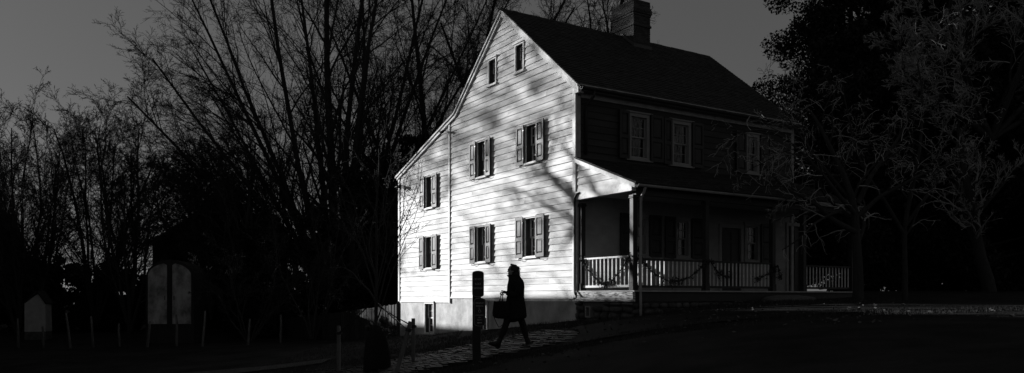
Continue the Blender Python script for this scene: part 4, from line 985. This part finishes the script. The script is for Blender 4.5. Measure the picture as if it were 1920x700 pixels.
bare_tree('bare_tree', Vector((18.0, 29.5, g1(18, 29.5) - .2)), [((0, 0, -.2), (.02, 0, 1), 6.6, .27)] + [((.0, 0, 5.9), (dx, dy, 1.), L, .12) for dx, dy, L in ((-1.1, .2, 6), (-.7, -.3, 7), (-.3, .2, 7.5), (.1, -.2, 8), (.5, .2, 7), (1., -.1, 6.5), (-1.5, -.1, 5), (1.6, .1, 5))],
          LV(9, 8, 7, 5, .01), 501, 'bare round-crowned tree with pale twigs before the farthest right evergreens', 'tree', mats=(M_BARK, M_PALE), dark_limbs=True, rmin=.009, swob=.09)
# foreground tree by the porch end: two trunks, drooping pale twigs over the roof
def RP(px, py, Y): return ((px - 960) / 1472 * Y - 8.35, Y - 19., (557 - py) / 1472 * Y + .05)
pol = [([(0, 0, -.5), (.02, 0, 1.2), (-.05, 0, 2.3), RP(1570, 300, 19), RP(1520, 210, 19.2)], .15, .03),
       ([(0, 0, 1.6), RP(1560, 415, 18.8), RP(1520, 375, 18.7), RP(1470, 352, 18.6), RP(1420, 300, 18.6)], .08, .015),
       ([(0, 0, 2.0), RP(1545, 330, 18.4), RP(1490, 270, 18.3), RP(1440, 240, 18.2), RP(1370, 250, 18.2)], .06, .012),
       ([(0, 0, 2.2), RP(1530, 300, 19.2), RP(1470, 210, 19.4), RP(1440, 165, 19.4)], .05, .01),
       ([(0, 0, 2.3), RP(1640, 320, 19.2), RP(1690, 250, 19.4), RP(1720, 180, 19.4)], .07, .012), ([(0, 0, 2.0), RP(1650, 370, 18.9), RP(1720, 330, 18.8), RP(1800, 300, 18.8)], .06, .012)]
DR = [dict(m=9, ang=(.4, 1.1), L=.5, rr=.5, n=7, wob=.17, trop=-.02, tmin=.3, tap=.3), dict(m=6, ang=(.4, 1.2), L=.55, rr=.6, n=6, wob=.22, trop=-.07, tmin=.1), dict(m=4, ang=(.4, 1.2), L=.5, rr=.7, n=5, wob=.25, trop=-.1, tmin=.1)]
bare_tree('bare_tree', Vector((8.35, 19., -.05)), None, DR, 601, 'crooked bare tree before the far porch end, thin twigs hanging over the porch roof', 'tree', mats=(M_BARK, M_PALE), dark_limbs=True, rmin=.0045, polys=pol)
def RP2(px, py, Y): return ((px - 960) / 1472 * Y - 9.9, Y - 19.8, (557 - py) / 1472 * Y + .02)
pol = [([(0, 0, -.5), (-.02, 0, 1.3), (.1, 0, 2.6), RP2(1730, 250, 20), RP2(1720, 120, 20)], .08, .02), ([(0, 0, 1.8), RP2(1760, 340, 20), RP2(1800, 260, 20.5), RP2(1830, 200, 20.5)], .05, .01), ([(0, 0, 1.6), RP2(1640, 350, 19.7), RP2(1600, 270, 19.7), RP2(1580, 160, 19.7)], .05, .01)]
bare_tree('bare_tree', Vector((9.9, 19.8, -.02)), None, DR, 602, 'slimmer bare crooked tree just right of the one at the porch end', 'tree', mats=(M_BARK, M_PALE), dark_limbs=True, rmin=.0045, polys=pol)
evergreen('evergreen_shrub', Vector((-4.6, 27.6, g1(-4.6, 27.6))), 0.85, .5, 4000, .04, 320, 'small leafy shrub against the board fence near the house corner', 'shrub', m=M_LEAF, z0=.0, nclump=18, trunk_r=.03)

# ------------------------------------------------------------------ dark outbuildings on the left
def barn(base, rz, w, d, h, rise, label, sm=M_DARKWOOD):
    r_ = empty('dark_barn', base, rz, label, 'barn')
    m = MB(); m.prism([(-w / 2, 0, -1), (w / 2, 0, -1), (w / 2, 0, h), (0, 0, h + rise), (-w / 2, 0, h)], (0, .15, 0)); m.prism([(-w / 2, d, -1), (w / 2, d, -1), (w / 2, d, h), (0, d, h + rise), (-w / 2, d, h)], (0, .15, 0))
    m.box(-w / 2, -w / 2 + .15, .15, d, -1, h); m.box(w / 2 - .15, w / 2, .15, d, -1, h); m.build('wall', sm, r_)
    m = MB(); e = .4
    for s_ in (-1, 1):
        q = [(0, h + rise + .12), (s_ * (w / 2 + e), h - e * rise / (w / 2) + .12)]
        n = 14
        for i in range(n):
            a = [q[0][c] + (q[1][c] - q[0][c]) * i / n for c in (0, 1)]; b = [q[0][c] + (q[1][c] - q[0][c]) * (i + 1) / n for c in (0, 1)]
            m.hexa([(a[0], -e, a[1]), (a[0], d + e, a[1]), (b[0], d + e, b[1] + .03), (b[0], -e, b[1] + .03)], [(a[0], -e, a[1] - .06), (a[0], d + e, a[1] - .06), (b[0], d + e, b[1] - .06), (b[0], -e, b[1] - .06)])
    m.build('roof', M_SLATE, r_)
    m = MB(); m.box(-.9, .9, -.06, -.005, -.5, 2.2); m.box(-.95, .95, -.09, -.062, .8, .95); m.build('door', M_DARKWOOD, r_)
    m = MB(); m.box(-.45, .45, -.05, -.004, h - .1, h + .9); wo = m.build('window', M_DPAINT, r_); m = MB(); m.box(-.38, .38, -.056, -.051, h, h + .8); m.build('pane', M_GLASS, wo)
    return r_
barn(Vector((-22.7, 58, -2.)), R(2), 7.6, 9, 6.0, 2.3, 'dark barn whose gable peak shows against the sky left of the huge bare tree')
barn(Vector((-11.5, 50., -2.0)), R(-72), 8, 11, 4.3, 2.0, 'long dark barn roof behind the board fence, under the huge bare tree')
# arched shed with pale double doors
sx, sy_ = -15.7, 36.; shd = empty('arched_shed', Vector((sx, sy_, g1(sx, sy_))), R(8), 'narrow shed with a round-arched top and pale worn double doors at the left', 'shed')
def arch(w, h, r_, k=12):
    return [(-w / 2, 0)] + [(-w / 2 * math.cos(math.pi * j / k), h - r_ + r_ * math.sin(math.pi * j / k)) for j in range(k + 1)] + [(w / 2, 0)]
m = MB(); m.prism([(x, .05, z) for x, z in arch(2.1, 3.85, .8)], (0, 2.4, 0)); m.build('wall', M_DARKWOOD, shd)
for s_ in (-1, 1):
    m = MB(); pts = [(x, z) for x, z in arch(1.9, 3.7, .62) if x * s_ > .1]; pts = sorted(pts, key=lambda q: math.atan2(q[1] - 2.2, (q[0] - s_ * .5)))
    pts = [(max(-.94, min(.94, x)), max(z, .9)) for x, z in pts] + [(s_ * .12, 3.6)] + [(s_ * .12, .9)]
    pts = sorted(set(pts), key=lambda q: math.atan2(q[1] - 2.2, (q[0] - s_ * .5)))
    m.prism([(x, -.02, z) for x, z in pts], (0, .05, 0)); do = m.build('door', mat('pale_door_boards', .36, .85, nscale=1.6, nstretch=(1, 1, .7), nlo=.3, bump=.3, nlo_pos=(.38, .6)), shd)
    k = MB(); k.box(s_ * .2 - .02, s_ * .2 + .02, -.06, -.022, 2.0, 2.2); k.build('handle', M_METAL, do)
ht = empty('small_hut', Vector((-24.6, 40.5, g1(-24.6, 40.5))), R(12), 'small pale hut with a pointed top near the left edge', 'hut')
m = MB(); m.prism([(-.5, 0, .4), (.5, 0, .4), (.46, 0, 1.9), (.12, 0, 2.35), (-.5, 0, 1.85)], (0, .9, 0)); m.build('wall', mat("pale_hut_boards", .42, .85, nscale=3, nlo=.75), ht)
m = MB(); m.hexa([(-.56, -.08, 1.85), (-.56, 1., 1.85), (.12, 1., 2.52), (.12, -.08, 2.52)], [(-.56, -.08, 1.80), (-.56, 1., 1.80), (.12, 1., 2.45), (.12, -.08, 2.45)])
m.hexa([(.12, -.08, 2.52), (.12, 1., 2.52), (.55, 1., 1.85), (.55, -.08, 1.85)], [(.12, -.08, 2.45), (.12, 1., 2.45), (.5, 1., 1.83), (.5, -.08, 1.83)]); m.build('roof', M_SLATE, ht)
m = MB(); m.box(-.5, .5, 0, .9, -.4, .4); m.build('base', M_STONE, ht)
# old posts
pp = None; rq = random.Random(50)
posts = [(-21.7, 34.5, 1.25), (-20.4, 34.2, .9), (-18.9, 33.6, 1.5), (-18.3, 34.3, 1.35), (-17.2, 34.4, 1.0), (-15.7, 33.8, 1.1), (-14.6, 34.2, 1.35), (-13.2, 33.5, 1.5), (-11.4, 33.9, 1.1), (-10.1, 34.3, 1.2)]
ordn = ['leftmost', 'second from the left', 'third from the left', 'fourth from the left', 'fifth from the left', 'sixth from the left', 'seventh from the left', 'third from the right', 'second from the right', 'rightmost']
for (X, Y, H), od in zip(posts, ordn):
    if pp is None:
        m = MB(); m.tube([(0, 0, -.3), (.01, 0, .3), (-.01, 0, .7), (.01, .01, 1.0)], [.06, .055, .05, .035], 8); pp = m.build('fence_post', M_PALEWOOD, None, True); o = pp
    else: o = pp.copy(); COL.objects.link(o)
    o.location = (X, Y, g1(X, Y)); o.scale = (1, 1, H); o.rotation_euler = (rq.uniform(-.12, .12), rq.uniform(-.12, .12), rq.uniform(0, 3))
    tag(o, f'weathered pale post, {od} of the row of old posts at the left', 'post', 'row of old pale posts')

# ------------------------------------------------------------------ what shades the yard, out of view to the left
def box_building(u0, u1, v0, v1, h, label, name='shade_block'):  # plain unseen block, added only to throw the flat shade line
    b_ = empty(name, LW(0, 0, 0), RZ, label, 'building')
    m = MB(); m.box(v0, v1, u0, u1, -5, h); m.build('wall', M_HBRICK, b_)
    m = MB(); m.box(v0 - .2, v1 + .2, u0 - .2, u1 + .2, h + .002, h + .1); m.build('roof', M_SLATE, b_)
    n = int((u1 - u0) / 3)
    for i in range(n):
        for k in range(2):
            f = MB(); y = u0 + 1 + i * 3; z = -1.2 + k * 3.6; f.box(v1 + .002, v1 + .06, y, y + 1., z, z + 1.7); wo = f.build('window', M_TRIM, b_)
            g = MB(); g.box(v1 + .061, v1 + .066, y + .08, y + .92, z + .08, z + 1.62); g.build('pane', M_GLASS, wo)
    return b_
SHZ = 8.46
box_building(12, 36.4, -26, -18, SHZ - .17, 'unseen long brick block added to shade the yard and foundation')
box_building(36.45, 84, -26, -18, SHZ - 1.13, 'unseen lower brick block added to step the shade line down')
# unseen, added hill that hides the low sun from everything behind the house
T0 = Vector((SUN_AZ[0], SUN_AZ[1], 0)); W0 = Vector((.474, .879, 0))
ts = np.linspace(60, 330, 70); ws = np.linspace(23.4, 125, 90)
TT, WW = np.meshgrid(ts, ws); flank = np.clip((WW - 24.2) / 4.5, 0, 1); flank = flank * flank * (3 - 2 * flank)
farw = np.clip((125 - WW) / 40, 0, 1); rise = np.clip((TT - 100 - np.clip(WW - 46, 0, 80) * 1.2) / 26, 0, 1); rise = rise * rise * (3 - 2 * rise)
HH = -4 + 66 * flank * farw * rise + 1.5 * flank * rise * (np.sin(TT * .4) + np.cos(WW * .5))
XX = T0.x * TT + W0.x * WW; YY = T0.y * TT + W0.y * WW
ii = np.arange(TT.size).reshape(TT.shape); QQ = np.stack([ii[:-1, :-1], ii[:-1, 1:], ii[1:, 1:], ii[1:, :-1]], -1).reshape(-1, 4)
tag(np_mesh('shade_hill', np.stack([XX, YY, HH], -1).reshape(-1, 3), QQ, M_GROUND, None, True), kind='structure')
# unseen pines added so that their thin crowns soften the sun on the upper gable
def wallshadow(u, z, D): return (-D, u + D * 1.774, z + D * .470)
def pine(v, u, zc, r_, rz_, n, seed, label):
    rng = np.random.default_rng(seed); p = LW(v, u, 0); b_ = Vector((p.x, p.y, -2.5)); rt_ = empty('shade_tree', b_, 0, label, 'tree')
    m = MB(); m.tube([(0, 0, -.5), (.1, 0, zc * .5), (0, 0, zc + rz_ + 2)], [.35, .25, .08], 8); m.build('trunk', M_BARK, rt_, True)
    d = norm(rng.normal(size=(n, 3))) * (rng.random((n, 1)) ** (1 / 3)); C = d * np.array([r_, r_, rz_]) + np.array([0, 0, zc + 2.5])
    V, Q = leaf_quads(rng, C, .14); np_mesh('crown', V, Q, M_NEED, rt_)
for (uu, zz, r_, rz_, n, sd_, lb_) in ((-8., 11.2, 8.7, 7.2, 21000, 701, 'unseen broad pine added to dim the upper gable, nearer of two'), (-5.2, 2.2, 7.6, 6.0, 2600, 704, 'unseen thin crown added to dim the right part of the gable'), (15., 11.4, 8.7, 7.0, 19000, 702, 'unseen broad pine added to dim the upper gable, farther of two')):  # the middle entry is a thin crown added to dim the wall's right part
    v, u, z = wallshadow(uu, zz, 30.); pine(v, u, z, r_, rz_, n, sd_, lb_)
# bare tree out of view whose limbs throw the branch shadows on the wall
DT = 13.5
def SH(u, z, dd=0.):
    v, u2, z2 = wallshadow(u, z, DT + dd); return v, u2, z2
bu = SH(-3.2, 0); bp = LW(bu[0], bu[1], 0); bz = -2.6
def SP(u, z, dd=0.):
    v, u2, z2 = SH(u, z, dd); p = LW(v, u2, z2); return (p.x - bp.x, p.y - bp.y, p.z - bz)
pol = [([(0, 0, -.5), (0, 0, 4), SP(-3.2, -.8), SP(-3.1, 1.), SP(-3.4, 3.)], .2, .08),
       ([SP(-3.2, -.3), SP(-1.4, 1.3, .3), SP(.16, 2.5), SP(1.3, 3.35), SP(1.9, 3.9, -.3), SP(2.1, 4.4)], .15, .04),
       ([SP(-3.2, -.6), SP(-1.2, 1.5, -.3), SP(.0, 1.95), SP(1.2, 2.35), SP(2.3, 2.9), SP(2.9, 3.0)], .10, .03),
       ([SP(-3.1, .4), SP(-1.4, 2.0), SP(-.2, 3.1, .3), SP(.5, 3.9, .5), SP(.8, 4.7)], .09, .03),
       ([SP(-1.4, 1.3), SP(-.6, 1.9, -.5), SP(.4, 2.9, -.6), SP(1.2, 3.2), SP(1.9, 3.3)], .08, .02),
       ([SP(-3.2, 1.), SP(-1.8, 3.2), SP(-.6, 4.6), SP(.1, 5.6)], .055, .015)]
bare_tree('bare_tree', Vector((bp.x, bp.y, bz)), None, [dict(m=8, ang=(.3, .8), L=.3, rr=.42, n=6, wob=.12, trop=.04, tmin=.35), dict(m=7, ang=(.3, .9), L=.45, rr=.6, n=4, wob=.16, trop=.03), dict(m=4, ang=(.3, .9), L=.5, rr=.7, n=3, wob=.18, trop=.02)], 801,
          'bare tree in front of the added brick block, its limbs shading the white wall', 'tree', rmin=.008, polys=pol)
